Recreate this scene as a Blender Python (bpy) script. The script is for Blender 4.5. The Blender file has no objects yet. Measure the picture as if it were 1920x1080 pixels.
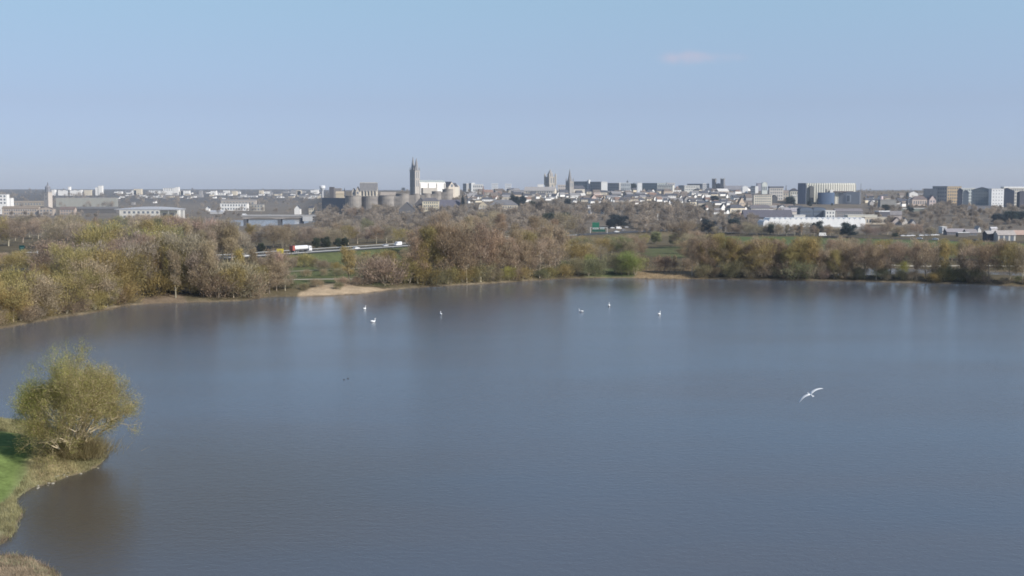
import bpy, math, random
import numpy as np
from mathutils import Vector, Matrix

random.seed(7)
RNG = np.random.default_rng(11)
scene = bpy.context.scene
COL = scene.collection
R = math.radians

# ------------------------------------------------------------------ camera model
# photograph 1920x1080; lens in pixels, horizon row, camera height above the lake
F, HOR, CAMZ = 2150.0, 356.0, 40.0
PITCH = math.atan((540 - HOR) / F)
SP, CP = math.sin(PITCH), math.cos(PITCH)


def ray(px, py):
    x = (px - 960) / F
    y = -(py - 540) / F
    return Vector((x, CP + y * SP, -SP + y * CP))


def at_dist(px, py, Y):
    d = ray(px, py)
    t = Y / d.y
    return Vector((d.x * t, Y, CAMZ + d.z * t))


def on_z(px, py, z):
    d = ray(px, py)
    t = (z - CAMZ) / d.z
    return Vector((d.x * t, d.y * t, z))


def project(x, y, z):
    dz = z - CAMZ
    f = y * CP - dz * SP
    u = y * SP + dz * CP
    return 960 + F * x / f, 540 - F * u / f


def ppm(Y):
    return F / Y


# ------------------------------------------------------------------ mesh helpers
def np_mesh(name, verts, faces, smooth=False, tone=None):
    verts = np.asarray(verts, dtype=np.float32)
    faces = np.asarray(faces, dtype=np.int32)
    m = bpy.data.meshes.new(name)
    k = faces.shape[1]
    m.vertices.add(len(verts))
    m.vertices.foreach_set('co', verts.ravel())
    m.loops.add(faces.size)
    m.loops.foreach_set('vertex_index', faces.ravel())
    m.polygons.add(len(faces))
    m.polygons.foreach_set('loop_start', np.arange(0, faces.size, k, dtype=np.int32))
    if smooth:
        m.polygons.foreach_set('use_smooth', np.ones(len(faces), dtype=bool))
    m.update(calc_edges=True)
    if tone is not None:
        a = m.attributes.new('tone', 'FLOAT', 'FACE')
        a.data.foreach_set('value', np.asarray(tone, dtype=np.float32))
    return m


class MB:
    """collects faces of one part"""
    def __init__(self):
        self.v, self.f = [], []

    def add(self, vs, fs):
        n = len(self.v)
        self.v += [tuple(p) for p in vs]
        self.f += [tuple(i + n for i in q) for q in fs]
        return self

    def box(self, x0, x1, y0, y1, z0, z1):
        vs = [(x0, y0, z0), (x1, y0, z0), (x1, y1, z0), (x0, y1, z0), (x0, y0, z1), (x1, y0, z1), (x1, y1, z1), (x0, y1, z1)]
        return self.add(vs, [(0, 3, 2, 1), (4, 5, 6, 7), (0, 1, 5, 4), (1, 2, 6, 5), (2, 3, 7, 6), (3, 0, 4, 7)])

    def prism_y(self, prof, y0, y1):
        """profile in x,z extruded along y"""
        n = len(prof)
        vs = [(x, y0, z) for x, z in prof] + [(x, y1, z) for x, z in prof]
        fs = [tuple(range(n)), tuple(range(2 * n - 1, n - 1, -1))]
        fs += [(i, i + n, (i + 1) % n + n, (i + 1) % n) for i in range(n)]
        return self.add(vs, fs)

    def prism_x(self, prof, x0, x1):
        n = len(prof)
        vs = [(x0, y, z) for y, z in prof] + [(x1, y, z) for y, z in prof]
        fs = [tuple(range(n - 1, -1, -1)), tuple(range(n, 2 * n))]
        fs += [(i, (i + 1) % n, (i + 1) % n + n, i + n) for i in range(n)]
        return self.add(vs, fs)

    def prism_z(self, poly, z0, z1):
        n = len(poly)
        vs = [(x, y, z0) for x, y in poly] + [(x, y, z1) for x, y in poly]
        fs = [tuple(range(n - 1, -1, -1)), tuple(range(n, 2 * n))]
        fs += [(i, (i + 1) % n, (i + 1) % n + n, i + n) for i in range(n)]
        return self.add(vs, fs)

    def lathe(self, prof, n=12, cx=0, cy=0, a0=0.0):
        """profile of (radius, z)"""
        vs, fs = [], []
        for r, z in prof:
            for k in range(n):
                a = a0 + 2 * math.pi * k / n
                vs.append((cx + r * math.cos(a), cy + r * math.sin(a), z))
        for j in range(len(prof) - 1):
            for k in range(n):
                fs.append((j * n + k, j * n + (k + 1) % n, (j + 1) * n + (k + 1) % n, (j + 1) * n + k))
        fs.append(tuple(range(n - 1, -1, -1)))
        fs.append(tuple((len(prof) - 1) * n + k for k in range(n)))
        return self.add(vs, fs)

    def tube(self, pts, rad, n=6):
        pts = [Vector(p) for p in pts]
        vs, fs = [], []
        for i, p in enumerate(pts):
            d = (pts[min(i + 1, len(pts) - 1)] - pts[max(i - 1, 0)]).normalized()
            a = d.cross(Vector((0.31, 0.95, 0.07)))
            if a.length < 1e-3:
                a = d.cross(Vector((1, 0, 0)))
            a.normalize()
            b = d.cross(a)
            for k in range(n):
                t = 2 * math.pi * k / n
                vs.append(p + (a * math.cos(t) + b * math.sin(t)) * rad[i])
        for i in range(len(pts) - 1):
            for k in range(n):
                fs.append((i * n + k, i * n + (k + 1) % n, (i + 1) * n + (k + 1) % n, (i + 1) * n + k))
        fs.append(tuple(range(n)))
        fs.append(tuple((len(pts) - 1) * n + k for k in range(n - 1, -1, -1)))
        return self.add(vs, fs)

    def mesh(self, name, smooth=False):
        m = bpy.data.meshes.new(name)
        m.from_pydata(self.v, [], self.f)
        if smooth:
            m.polygons.foreach_set('use_smooth', np.ones(len(m.polygons), dtype=bool))
        m.update()
        return m

    def build(self, name, material, parent=None, smooth=False, color=None):
        return link(name, self.mesh(name, smooth), material, parent, color)


def link(name, mesh, material=None, parent=None, color=None):
    o = bpy.data.objects.new(name, mesh)
    COL.objects.link(o)
    if material is not None and not mesh.materials:
        mesh.materials.append(material)
    if parent is not None:
        o.parent = parent
    if color is not None:
        o.color = (*color, 1.0)
    return o


LABELLED = []      # (object, anchor point) of everything whose label still needs its place


def tag(o, label, cat, group=None):
    o['label'] = label
    o['category'] = cat
    if group:
        o['group'] = group
    return o


def thing(name, label, cat, loc=(0, 0, 0), rotz=0.0, group=None):
    o = bpy.data.objects.new(name, None)
    o.empty_display_size = 1.0
    COL.objects.link(o)
    o.location = loc
    o.rotation_euler = (0, 0, rotz)
    return tag(o, label, cat, group)


def struct(o):
    o['kind'] = 'structure'
    return o


# ------------------------------------------------------------------ materials
def mat(name, rgb=(0.5, 0.5, 0.5), rough=0.85, var=0.18, scale=0.35, objcol=False, tone=False, spec=0.3, metal=0.0, streak=False):
    m = bpy.data.materials.new(name)
    m.use_nodes = True
    nt = m.node_tree
    b = nt.nodes['Principled BSDF']
    b.inputs['Roughness'].default_value = rough
    b.inputs['Specular IOR Level'].default_value = spec
    b.inputs['Metallic'].default_value = metal
    tc = nt.nodes.new('ShaderNodeTexCoord')
    mp = nt.nodes.new('ShaderNodeMapping')
    if streak:
        mp.inputs['Scale'].default_value = (1.0, 1.0, 0.12)
    nt.links.new(tc.outputs['Object'], mp.inputs['Vector'])
    nz = nt.nodes.new('ShaderNodeTexNoise')
    nz.inputs['Scale'].default_value = scale
    nz.inputs['Detail'].default_value = 5
    nz.inputs['Roughness'].default_value = 0.65
    nt.links.new(mp.outputs['Vector'], nz.inputs['Vector'])
    mr = nt.nodes.new('ShaderNodeMapRange')
    mr.inputs['From Min'].default_value = 0.25
    mr.inputs['From Max'].default_value = 0.75
    mr.inputs['To Min'].default_value = 1 - var
    mr.inputs['To Max'].default_value = 1 + var
    nt.links.new(nz.outputs['Fac'], mr.inputs['Value'])
    mul = nt.nodes.new('ShaderNodeVectorMath')
    mul.operation = 'MULTIPLY'
    if objcol:
        oi = nt.nodes.new('ShaderNodeObjectInfo')
        nt.links.new(oi.outputs['Color'], mul.inputs[0])
    else:
        mul.inputs[0].default_value = rgb
    nt.links.new(mr.outputs['Result'], mul.inputs[1])
    last = mul.outputs['Vector']
    if tone:
        at = nt.nodes.new('ShaderNodeAttribute')
        at.attribute_name = 'tone'
        m2 = nt.nodes.new('ShaderNodeVectorMath')
        m2.operation = 'MULTIPLY'
        nt.links.new(last, m2.inputs[0])
        nt.links.new(at.outputs['Fac'], m2.inputs[1])
        last = m2.outputs['Vector']
    nt.links.new(last, b.inputs['Base Color'])
    return m


M = {}
M['wall'] = mat('wall_paint', objcol=True, var=0.10, scale=0.25, streak=True)
M['roof'] = mat('roof_covering', objcol=True, var=0.22, scale=0.5)
M['metal'] = mat('painted_metal', objcol=True, var=0.08, rough=0.5)
M['car'] = mat('car_paint', objcol=True, var=0.03, rough=0.3, spec=0.5)
M['glass'] = mat('window_glass', (0.16, 0.18, 0.21), rough=0.2, var=0.25, spec=0.5)
M['rubber'] = mat('tyre_rubber', (0.02, 0.02, 0.02))
M['bark'] = mat('bark', objcol=True, var=0.3, scale=1.5)
M['twig'] = mat('twigs', objcol=True, tone=True, var=0.12, scale=0.35, spec=0.0, rough=1.0)
_n = M['twig'].node_tree
_b = _n.nodes['Principled BSDF']
_t = _n.nodes.new('ShaderNodeBsdfTranslucent')
_n.links.new(_b.inputs['Base Color'].links[0].from_socket, _t.inputs['Color'])
_m = _n.nodes.new('ShaderNodeMixShader')
_m.inputs['Fac'].default_value = 0.42
_n.links.new(_b.outputs[0], _m.inputs[1])
_n.links.new(_t.outputs[0], _m.inputs[2])
_n.links.new(_m.outputs[0], _n.nodes['Material Output'].inputs['Surface'])
M['feather'] = mat('white_feathers', (0.86, 0.86, 0.84), var=0.04, spec=0.1)
M['dark_feather'] = mat('dark_feathers', (0.05, 0.045, 0.04), var=0.2)
M['beak'] = mat('orange_beak', (0.55, 0.2, 0.04))
M['asphalt'] = mat('asphalt', (0.06, 0.06, 0.062), var=0.25, scale=0.2)
M['paint'] = mat('road_paint', (0.5, 0.5, 0.48), var=0.1)
M['gravel'] = mat('gravel_path', (0.42, 0.37, 0.28), var=0.15, scale=0.5)


def striped_stone(name, a, b, period):
    """courses of dark schist and pale limestone, weathered"""
    m = mat(name, a, var=0.42, scale=0.22)
    nt = m.node_tree
    bsdf = nt.nodes['Principled BSDF']
    old = bsdf.inputs['Base Color'].links[0].from_socket
    tc = nt.nodes.new('ShaderNodeTexCoord')
    sx = nt.nodes.new('ShaderNodeSeparateXYZ')
    nt.links.new(tc.outputs['Object'], sx.inputs[0])
    w = nt.nodes.new('ShaderNodeMath'); w.operation = 'MULTIPLY'; w.inputs[1].default_value = 2 * math.pi / period
    nt.links.new(sx.outputs['Z'], w.inputs[0])
    s = nt.nodes.new('ShaderNodeMath'); s.operation = 'SINE'
    nt.links.new(w.outputs[0], s.inputs[0])
    nz = nt.nodes.new('ShaderNodeTexNoise'); nz.inputs['Scale'].default_value = 0.09; nz.inputs['Detail'].default_value = 6
    nt.links.new(tc.outputs['Object'], nz.inputs['Vector'])
    ad = nt.nodes.new('ShaderNodeMath'); ad.operation = 'MULTIPLY_ADD'; ad.inputs[1].default_value = 0.05
    nt.links.new(s.outputs[0], ad.inputs[0]); nt.links.new(nz.outputs['Fac'], ad.inputs[2])
    mr = nt.nodes.new('ShaderNodeMapRange'); mr.inputs['From Min'].default_value = 0.36; mr.inputs['From Max'].default_value = 0.66
    nt.links.new(ad.outputs[0], mr.inputs['Value'])
    mx = nt.nodes.new('ShaderNodeMix'); mx.data_type = 'RGBA'
    nt.links.new(mr.outputs['Result'], mx.inputs['Factor'])
    nt.links.new(old, mx.inputs[6])
    mx.inputs[7].default_value = (*b, 1)
    nt.links.new(mx.outputs[2], bsdf.inputs['Base Color'])
    return m


M['castle'] = striped_stone('castle_stone', (0.195, 0.178, 0.162), (0.31, 0.282, 0.25), 7.0)

# ------------------------------------------------------------------ terrain
def px_poly(pts, z=0.0):
    return [tuple(on_z(px, py, z)[:2]) for px, py in pts]


FAR_SHORE = [(0, 616), (60, 606), (110, 596), (170, 588), (230, 574), (290, 569), (380, 567), (460, 564), (500, 557), (560, 556), (610, 555),
             (680, 551), (740, 543), (800, 538), (880, 534), (960, 529), (1050, 523), (1150, 521), (1230, 522), (1300, 523), (1400, 524), (1500, 526), (1600, 527), (1700, 530),
             (1800, 532), (1920, 537)]
NEAR_BANK = [(-20, 1030), (0, 1019), (16, 1008), (30, 985), (46, 962), (42, 938), (60, 916), (100, 905), (132, 893), (165, 884), (188, 870), (196, 856), (176, 846),
             (150, 838), (120, 822), (90, 806), (60, 796), (0, 787), (-60, 779)]
lake = [(-48, -150), (-44, 90)] + px_poly([(112, 1092), (100, 1070), (80, 1056), (50, 1047), (0, 1041), (-30, 1036)]) + px_poly(NEAR_BANK) + [(-160, 212), (-190, 300)] \
    + px_poly([(-220, 650), (-100, 628)]) + px_poly(FAR_SHORE) + px_poly([(2050, 541), (2300, 552)]) + [(520, 380), (620, 300), (600, -150)]
channel = px_poly([(1565, 516), (1590, 506), (1640, 502), (1720, 504), (1800, 508), (1930, 511), (2100, 515), (2250, 520), (2250, 532), (2100, 528), (1930, 523), (1850, 519), (1800, 520), (1700, 517), (1640, 520), (1590, 521)])
river = px_poly([(330, 427), (440, 412), (600, 411), (606, 420), (480, 427)])


def sdist(poly, X, Y):
    """signed distance, negative inside"""
    P = np.array(poly)
    d = np.full(X.shape, 1e9)
    inside = np.zeros(X.shape, bool)
    n = len(P)
    for i in range(n):
        ax, ay = P[i]
        bx, by = P[(i + 1) % n]
        ex, ey = bx - ax, by - ay
        t = np.clip(((X - ax) * ex + (Y - ay) * ey) / (ex * ex + ey * ey + 1e-9), 0, 1)
        d = np.minimum(d, (X - ax - t * ex) ** 2 + (Y - ay - t * ey) ** 2)
        c = ((ay > Y) != (by > Y)) & (X < (bx - ax) * (Y - ay) / (by - ay + 1e-12) + ax)
        inside ^= c
    d = np.sqrt(d)
    return np.where(inside, -d, d)


def line_dist(pts, X, Y):
    P = np.array(pts)
    d = np.full(X.shape, 1e9)
    z = np.zeros(X.shape)
    for i in range(len(P) - 1):
        ax, ay, az = P[i]
        bx, by, bz = P[i + 1]
        ex, ey = bx - ax, by - ay
        t = np.clip(((X - ax) * ex + (Y - ay) * ey) / (ex * ex + ey * ey + 1e-9), 0, 1)
        dd = np.hypot(X - ax - t * ex, Y - ay - t * ey)
        z = np.where(dd < d, az + t * (bz - az), z)
        d = np.minimum(d, dd)
    return d, z


MOTOR = [tuple(on_z(px, py, z)) for px, py, z in
         [(-60, 512, 5.5), (100, 503, 5.5), (220, 496, 6), (330, 489, 6), (460, 480.5, 6), (560, 473.5, 6), (660, 467, 6), (760, 460.5, 6), (900, 451, 6), (1060, 441.5, 6), (1140, 437, 6), (1210, 433, 6), (1300, 429, 5), (1400, 425, 4.5)]]
FIELD_ROAD = [tuple(on_z(px, py, 3.2)) for px, py in [(1270, 433), (1330, 435), (1420, 438), (1500, 441), (1600, 444), (1700, 447.5), (1800, 452), (1920, 454), (2100, 456)]]


def smooth(t):
    t = np.clip(t, 0, 1)
    return t * t * (3 - 2 * t)


def wob(X, Y, s, a):
    return a * (np.sin(X / s + 1.3) * np.cos(Y / (s * 1.3) + 0.4) + 0.5 * np.sin(X / (s * 0.43) + Y / (s * 0.61)))


def ground_z(X, Y):
    X = np.asarray(X, float)
    Y = np.asarray(Y, float)
    Ys = np.maximum(Y, 30)
    U = 960 + F * X / Ys
    base = 2.2 + wob(X, Y, 40, 0.25)
    dip = smooth((U - 575) / 40) * (1 - smooth((U - 735) / 130))
    s0 = 1080 + 370 * dip
    hill = 35 * np.clip((Y - s0) / (2000 - s0), 0, 1)
    hill = hill - 3 * smooth((Y - 2300) / 2000)
    plat = 37 * smooth((Y - 1650) / 3600)
    k = smooth((U - 560) / 90)
    z = base + hill * k + plat * (1 - k) + wob(X, Y, 160, 0.8) * smooth((Y - 1100) / 500)
    z = z + 3.5 * smooth((Y - 3800) / 3000)
    # castle rock
    z = z + np.where(Y > 1300, 0, 0)
    d, rz = line_dist(MOTOR, X, Y)
    z = z + (rz - 0.15 - z) * (1 - smooth((d - 13) / 16)) * (Y < 1150)
    d, rz = line_dist(FIELD_ROAD, X, Y)
    z = z + (rz - 0.12 - z) * (1 - smooth((d - 5) / 12))
    sl = sdist(lake, X, Y) + wob(X, Y, 5.3, 0.45) + wob(X, Y, 1.7, 0.18)
    sc = sdist(channel, X, Y) + wob(X, Y, 6, 0.5)
    sr = sdist(river, X, Y)
    s = np.minimum(np.minimum(sl, sc), sr)
    s = s + np.where(Y < 230, wob(X, Y, .8, .22), 0)
    w = smooth((s + 0.5) / 16)
    zs = np.clip(s * 0.22, -1.6, 0.9)
    return np.where(s < 0, zs, np.minimum(z, zs + 0.02) * (1 - w) + z * w)


def gz(x, y):
    return float(ground_z(np.array([x]), np.array([y]))[0])


_ys = np.concatenate([np.arange(100, 700, 1.5), np.arange(700, 2600, 4), np.arange(2600, 7000, 20)])


def ground_hit(px, py):
    d = ray(px, py)
    X = d.x / d.y * _ys
    Z = CAMZ + d.z / d.y * _ys
    G = np.maximum(ground_z(X, _ys), 0)
    k = np.nonzero(Z <= G)[0]
    i = k[0] if len(k) else len(_ys) - 1
    return Vector((X[i], _ys[i], G[i]))


def poly_mask(poly, U, V):
    P = np.array(poly, float)
    inside = np.zeros(U.shape, bool)
    n = len(P)
    for i in range(n):
        ax, ay = P[i]
        bx, by = P[(i + 1) % n]
        inside ^= ((ay > V) != (by > V)) & (U < (bx - ax) * (V - ay) / (by - ay + 1e-12) + ax)
    return inside


def zone(poly_px, X, Y, soft, zz=2.0):
    return 1 - smooth((sdist(px_poly(poly_px, zz), X, Y) + wob(X, Y, soft * 1.5, soft * 0.5) + soft * 0.5) / soft)


def build_ground():
    th = np.radians(np.linspace(-46, 46, 900))
    r = np.concatenate([np.arange(86, 120, 3), np.arange(120, 225, 0.8), np.arange(225, 330, 6), np.arange(330, 620, 1.3), np.arange(620, 1000, 4),
                        np.arange(1000, 2400, 14), np.geomspace(2400, 30000, 60)])
    T, RR = np.meshgrid(th, r)
    X, Y = RR * np.sin(T), RR * np.cos(T)
    Z = ground_z(X, Y)
    nr, nc = X.shape
    idx = np.arange(nr * nc).reshape(nr, nc)
    faces = np.stack([idx[:-1, :-1], idx[:-1, 1:], idx[1:, 1:], idx[1:, :-1]], -1).reshape(-1, 4)
    m = np_mesh('ground', np.stack([X, Y, Z], -1).reshape(-1, 3), faces, smooth=True)
    sl = np.minimum(np.minimum(sdist(lake, X, Y), sdist(channel, X, Y)), sdist(river, X, Y))
    C = np.zeros(X.shape + (3,))
    C[:] = (0.115, 0.095, 0.058)

    def put(w, rgb):
        w = np.clip(w, 0, 1)[..., None]
        C[:] = C * (1 - w) + np.array(rgb) * w
    far = smooth((RR - 980) / 120)
    put(far, (0.165, 0.142, 0.112))
    put(smooth((RR - 2400) / 900), (0.10, 0.09, 0.078))
    green = (0.102, 0.116, 0.050)
    put(zone([(400, 530), (430, 507), (540, 492), (640, 477), (760, 469), (920, 458), (960, 470), (840, 498), (760, 515), (700, 532), (560, 535)], X, Y, 10) * (RR > 420), green)
    put(zone([(1195, 466), (1300, 462), (1330, 452), (1930, 459), (2300, 470), (2300, 492), (1930, 487), (1560, 482), (1300, 484), (1220, 482)], X, Y, 10), (0.105, 0.115, 0.052))
    put(zone([(1280, 441), (1480, 445), (1930, 459), (2300, 463), (2300, 468), (1930, 464), (1290, 455)], X, Y, 8), (0.10, 0.13, 0.05))
    put(zone([(1100, 505), (1160, 503), (1190, 512), (1100, 516)], X, Y, 5), green)
    put((1 - smooth((sl - .7) / 1.8)) * (RR > 300) * np.clip(.35 + wob(X, Y, 7, .45) + wob(X, Y, 2.6, .3), 0, 1), (0.30, 0.25, 0.175))
    put(zone([(540, 555), (575, 548), (605, 543), (640, 538), (668, 542), (710, 541), (765, 538), (770, 541), (740, 546), (700, 554), (600, 562), (540, 562)], X, Y, 2.0, .8), (0.37, 0.285, 0.19))
    put((1 - smooth((sl - .25) / .7)) * (RR > 300) * .8, (0.17, 0.13, 0.09))
    put(zone([(800, 536), (850, 532), (890, 533), (830, 541)], X, Y, 2.5), (0.40, 0.31, 0.2))
    put(zone([(1190, 515), (1205, 507), (1290, 508), (1330, 516), (1320, 524), (1190, 523)], X, Y, 3), (0.33, 0.245, 0.15))
    put(zone([(270, 557), (300, 550), (345, 548), (350, 556), (380, 562), (280, 566)], X, Y, 3), (0.19, 0.145, 0.10))
    nearb = (RR < 240)
    put(nearb * 1.0, (0.235, 0.222, 0.125))
    put(nearb * zone([(-200, 800), (30, 806), (72, 822), (80, 846), (56, 874), (22, 900), (-30, 940), (-200, 970)], X, Y, 3.0), (0.14, 0.185, 0.06))
    put(nearb * zone([(-200, 775), (0, 786), (60, 797), (100, 812), (40, 806), (-200, 797)], X, Y, 2.0), (0.26, 0.24, 0.10))
    put(nearb * zone([(40, 862), (70, 838), (150, 850), (190, 868), (120, 880), (60, 880)], X, Y, 3.0), (0.29, 0.235, 0.13))
    put(nearb * (1 - smooth((sl - 0.1) / 0.7)), (0.16, 0.13, 0.085))
    put(nearb * zone([(-100, 1040), (60, 1046), (120, 1100), (-100, 1130)], X, Y, 2.0) * 0.8, (0.22, 0.165, 0.115))
    put((sl < -0.3) * 1.0, (0.06, 0.055, 0.045))
    col = np.ones((nr * nc, 4), np.float32)
    col[:, :3] = C.reshape(-1, 3)
    a = m.attributes.new('ground_colour', 'FLOAT_COLOR', 'POINT')
    a.data.foreach_set('color', col.ravel())
    g = bpy.data.materials.new('ground_cover')
    g.use_nodes = True
    nt = g.node_tree
    b = nt.nodes['Principled BSDF']
    b.inputs['Roughness'].default_value = 1.0
    b.inputs['Specular IOR Level'].default_value = 0.05
    at = nt.nodes.new('ShaderNodeAttribute'); at.attribute_name = 'ground_colour'
    tc = nt.nodes.new('ShaderNodeTexCoord')
    last = at.outputs['Color']
    for sc, lo, hi in ((1.3, 0.72, 1.28), (0.17, 0.75, 1.25), (0.022, 0.8, 1.2)):
        nz = nt.nodes.new('ShaderNodeTexNoise'); nz.inputs['Scale'].default_value = sc; nz.inputs['Detail'].default_value = 6
        nz.inputs['Roughness'].default_value = 0.7
        nt.links.new(tc.outputs['Object'], nz.inputs['Vector'])
        mr = nt.nodes.new('ShaderNodeMapRange'); mr.inputs['From Min'].default_value = 0.3; mr.inputs['From Max'].default_value = 0.7
        mr.inputs['To Min'].default_value = lo; mr.inputs['To Max'].default_value = hi
        nt.links.new(nz.outputs['Fac'], mr.inputs['Value'])
        mu = nt.nodes.new('ShaderNodeVectorMath'); mu.operation = 'MULTIPLY'
        nt.links.new(last, mu.inputs[0]); nt.links.new(mr.outputs['Result'], mu.inputs[1])
        last = mu.outputs['Vector']
    nt.links.new(last, b.inputs['Base Color'])
    o = link('ground', m, g)
    struct(o)


build_ground()


def water_material():
    m = bpy.data.materials.new('lake_surface')
    m.use_nodes = True
    nt = m.node_tree
    b = nt.nodes['Principled BSDF']
    b.inputs['IOR'].default_value = 1.333
    tc = nt.nodes.new('ShaderNodeTexCoord')

    def noise(scale, detail, stretch):
        mp = nt.nodes.new('ShaderNodeMapping')
        mp.inputs['Scale'].default_value = (scale, scale * stretch, scale)
        mp.inputs['Rotation'].default_value = (0, 0, R(8))
        nt.links.new(tc.outputs['Object'], mp.inputs['Vector'])
        n = nt.nodes.new('ShaderNodeTexNoise'); n.inputs['Scale'].default_value = 1.0
        n.inputs['Detail'].default_value = detail
        nt.links.new(mp.outputs['Vector'], n.inputs['Vector'])
        return n.outputs['Fac']
    big = noise(0.010, 5, 3.0)
    # turbid water: green-grey to brown patches
    cr = nt.nodes.new('ShaderNodeValToRGB')
    cr.color_ramp.elements[0].position = 0.35
    cr.color_ramp.elements[0].color = (0.085, 0.101, 0.126, 1)
    cr.color_ramp.elements[1].position = 0.68
    cr.color_ramp.elements[1].color = (0.097, 0.102, 0.116, 1)
    nt.links.new(big, cr.inputs['Fac'])
    # brown near the bank: murky shallows plus painted dark reflection of the willow
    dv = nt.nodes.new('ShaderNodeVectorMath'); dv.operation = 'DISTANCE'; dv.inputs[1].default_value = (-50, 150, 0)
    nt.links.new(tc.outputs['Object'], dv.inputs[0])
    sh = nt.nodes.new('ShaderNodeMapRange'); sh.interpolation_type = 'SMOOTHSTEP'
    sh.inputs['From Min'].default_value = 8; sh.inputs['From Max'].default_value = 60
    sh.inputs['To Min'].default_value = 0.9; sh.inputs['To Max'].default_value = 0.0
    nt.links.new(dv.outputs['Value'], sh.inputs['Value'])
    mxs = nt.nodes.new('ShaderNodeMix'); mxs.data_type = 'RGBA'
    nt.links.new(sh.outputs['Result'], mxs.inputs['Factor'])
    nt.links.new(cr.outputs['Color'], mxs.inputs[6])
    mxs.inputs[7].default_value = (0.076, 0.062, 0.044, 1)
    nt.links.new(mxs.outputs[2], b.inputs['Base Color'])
    mr = nt.nodes.new('ShaderNodeMapRange')
    mr.inputs['From Min'].default_value = 0.35; mr.inputs['From Max'].default_value = 0.65
    mr.inputs['To Min'].default_value = 0.05; mr.inputs['To Max'].default_value = 0.07
    nt.links.new(big, mr.inputs['Value'])
    # calm strip under the wooded shore, wind-ruffled open water
    sx = nt.nodes.new('ShaderNodeSeparateXYZ'); nt.links.new(tc.outputs['Object'], sx.inputs[0])
    k1 = nt.nodes.new('ShaderNodeMath'); k1.operation = 'MINIMUM'; k1.inputs[1].default_value = 0.0
    nt.links.new(sx.outputs['X'], k1.inputs[0])
    k2 = nt.nodes.new('ShaderNodeMath'); k2.operation = 'MULTIPLY_ADD'; k2.inputs[1].default_value = 1.2; k2.inputs[2].default_value = 515.0
    nt.links.new(k1.outputs[0], k2.inputs[0])
    k3 = nt.nodes.new('ShaderNodeMath'); k3.operation = 'SUBTRACT'
    nt.links.new(k2.outputs[0], k3.inputs[0]); nt.links.new(sx.outputs['Y'], k3.inputs[1])
    k4 = nt.nodes.new('ShaderNodeMapRange'); k4.interpolation_type = 'SMOOTHSTEP'
    k4.inputs['From Min'].default_value = 25; k4.inputs['From Max'].default_value = 120
    k4.inputs['To Min'].default_value = 0.0; k4.inputs['To Max'].default_value = 0.13
    nt.links.new(k3.outputs[0], k4.inputs['Value'])
    k5 = nt.nodes.new('ShaderNodeMath'); k5.operation = 'ADD'
    nt.links.new(mr.outputs['Result'], k5.inputs[0]); nt.links.new(k4.outputs['Result'], k5.inputs[1])
    nt.links.new(k5.outputs[0], b.inputs['Roughness'])
    a1 = noise(2.2, 4, 1.5)
    a2 = noise(0.6, 2, 1.6)
    ad = nt.nodes.new('ShaderNodeMath'); ad.operation = 'MULTIPLY_ADD'
    ad.inputs[1].default_value = 1.1
    nt.links.new(a2, ad.inputs[0]); nt.links.new(a1, ad.inputs[2])
    bp = nt.nodes.new('ShaderNodeBump')
    bp.inputs['Distance'].default_value = 0.042
    st = nt.nodes.new('ShaderNodeMapRange')
    st.inputs['From Min'].default_value = 0.35; st.inputs['From Max'].default_value = 0.65
    st.inputs['To Min'].default_value = 0.7; st.inputs['To Max'].default_value = 1.0
    nt.links.new(big, st.inputs['Value'])
    nt.links.new(st.outputs['Result'], bp.inputs['Strength'])
    nt.links.new(ad.outputs[0], bp.inputs['Height'])
    nt.links.new(bp.outputs['Normal'], b.inputs['Normal'])
    return m


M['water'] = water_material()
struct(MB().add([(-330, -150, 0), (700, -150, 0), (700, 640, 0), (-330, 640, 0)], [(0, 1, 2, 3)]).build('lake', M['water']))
struct(MB().add([(-460, 1180, 0), (-180, 1180, 0), (-180, 1700, 0), (-460, 1700, 0)], [(0, 1, 2, 3)]).build('river', M['water']))


def ribbon(pts, width, off=0.0, dz=0.0):
    """flat strip along points, sampled finely"""
    P = [Vector(p) for p in pts]
    mb = MB()
    vs, fs = [], []
    Q = []
    for i in range(len(P) - 1):
        n = max(2, int((P[i + 1] - P[i]).length / 8))
        Q += [P[i].lerp(P[i + 1], k / n) for k in range(n)]
    Q.append(P[-1])
    for i, p in enumerate(Q):
        d = (Q[min(i + 1, len(Q) - 1)] - Q[max(i - 1, 0)])
        nrm = Vector((-d.y, d.x, 0)).normalized()
        for s in (-0.5, 0.5):
            q = p + nrm * (off + s * width)
            vs.append((q.x, q.y, p.z + dz))
    for i in range(len(Q) - 1):
        fs.append((2 * i, 2 * i + 2, 2 * i + 3, 2 * i + 1))
    return mb.add(vs, fs), Q


rb, RQ = ribbon(MOTOR, 20, 0, 0.02)
struct(rb.build('motorway', M['asphalt']))
for off in (-9.0, 9.0):
    struct(ribbon(MOTOR, 0.3, off, 0.03)[0].build('lane_marking', M['paint']))
struct(ribbon(FIELD_ROAD, 7, 0, 0.02)[0].build('field_road', M['asphalt']))


def draped(pts, width, dz, name, material):
    out = []
    for px, py in pts:
        p = ground_hit(px, py)
        out.append((p.x, p.y, p.z))
    mb, Q = ribbon(out, width, 0, 0)
    mb.v = [(x, y, gz(x, y) + dz) for x, y, z in mb.v]
    return struct(mb.build(name, material))


draped([(455, 515), (530, 510), (600, 507), (660, 504), (720, 500.5), (780, 497)], 3.0, 0.12, 'gravel_path', M['gravel'])
draped([(395, 528), (440, 526), (540, 525), (640, 523.5), (700, 523)], 4.5, 0.1, 'gravel_path', M['gravel'])
draped([(1440, 481), (1500, 488), (1560, 492), (1620, 494.5), (1690, 498), (1780, 500), (1860, 499.5), (1960, 501)], 3.4, 0.15, 'lakeside_path', M['gravel'])


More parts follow.
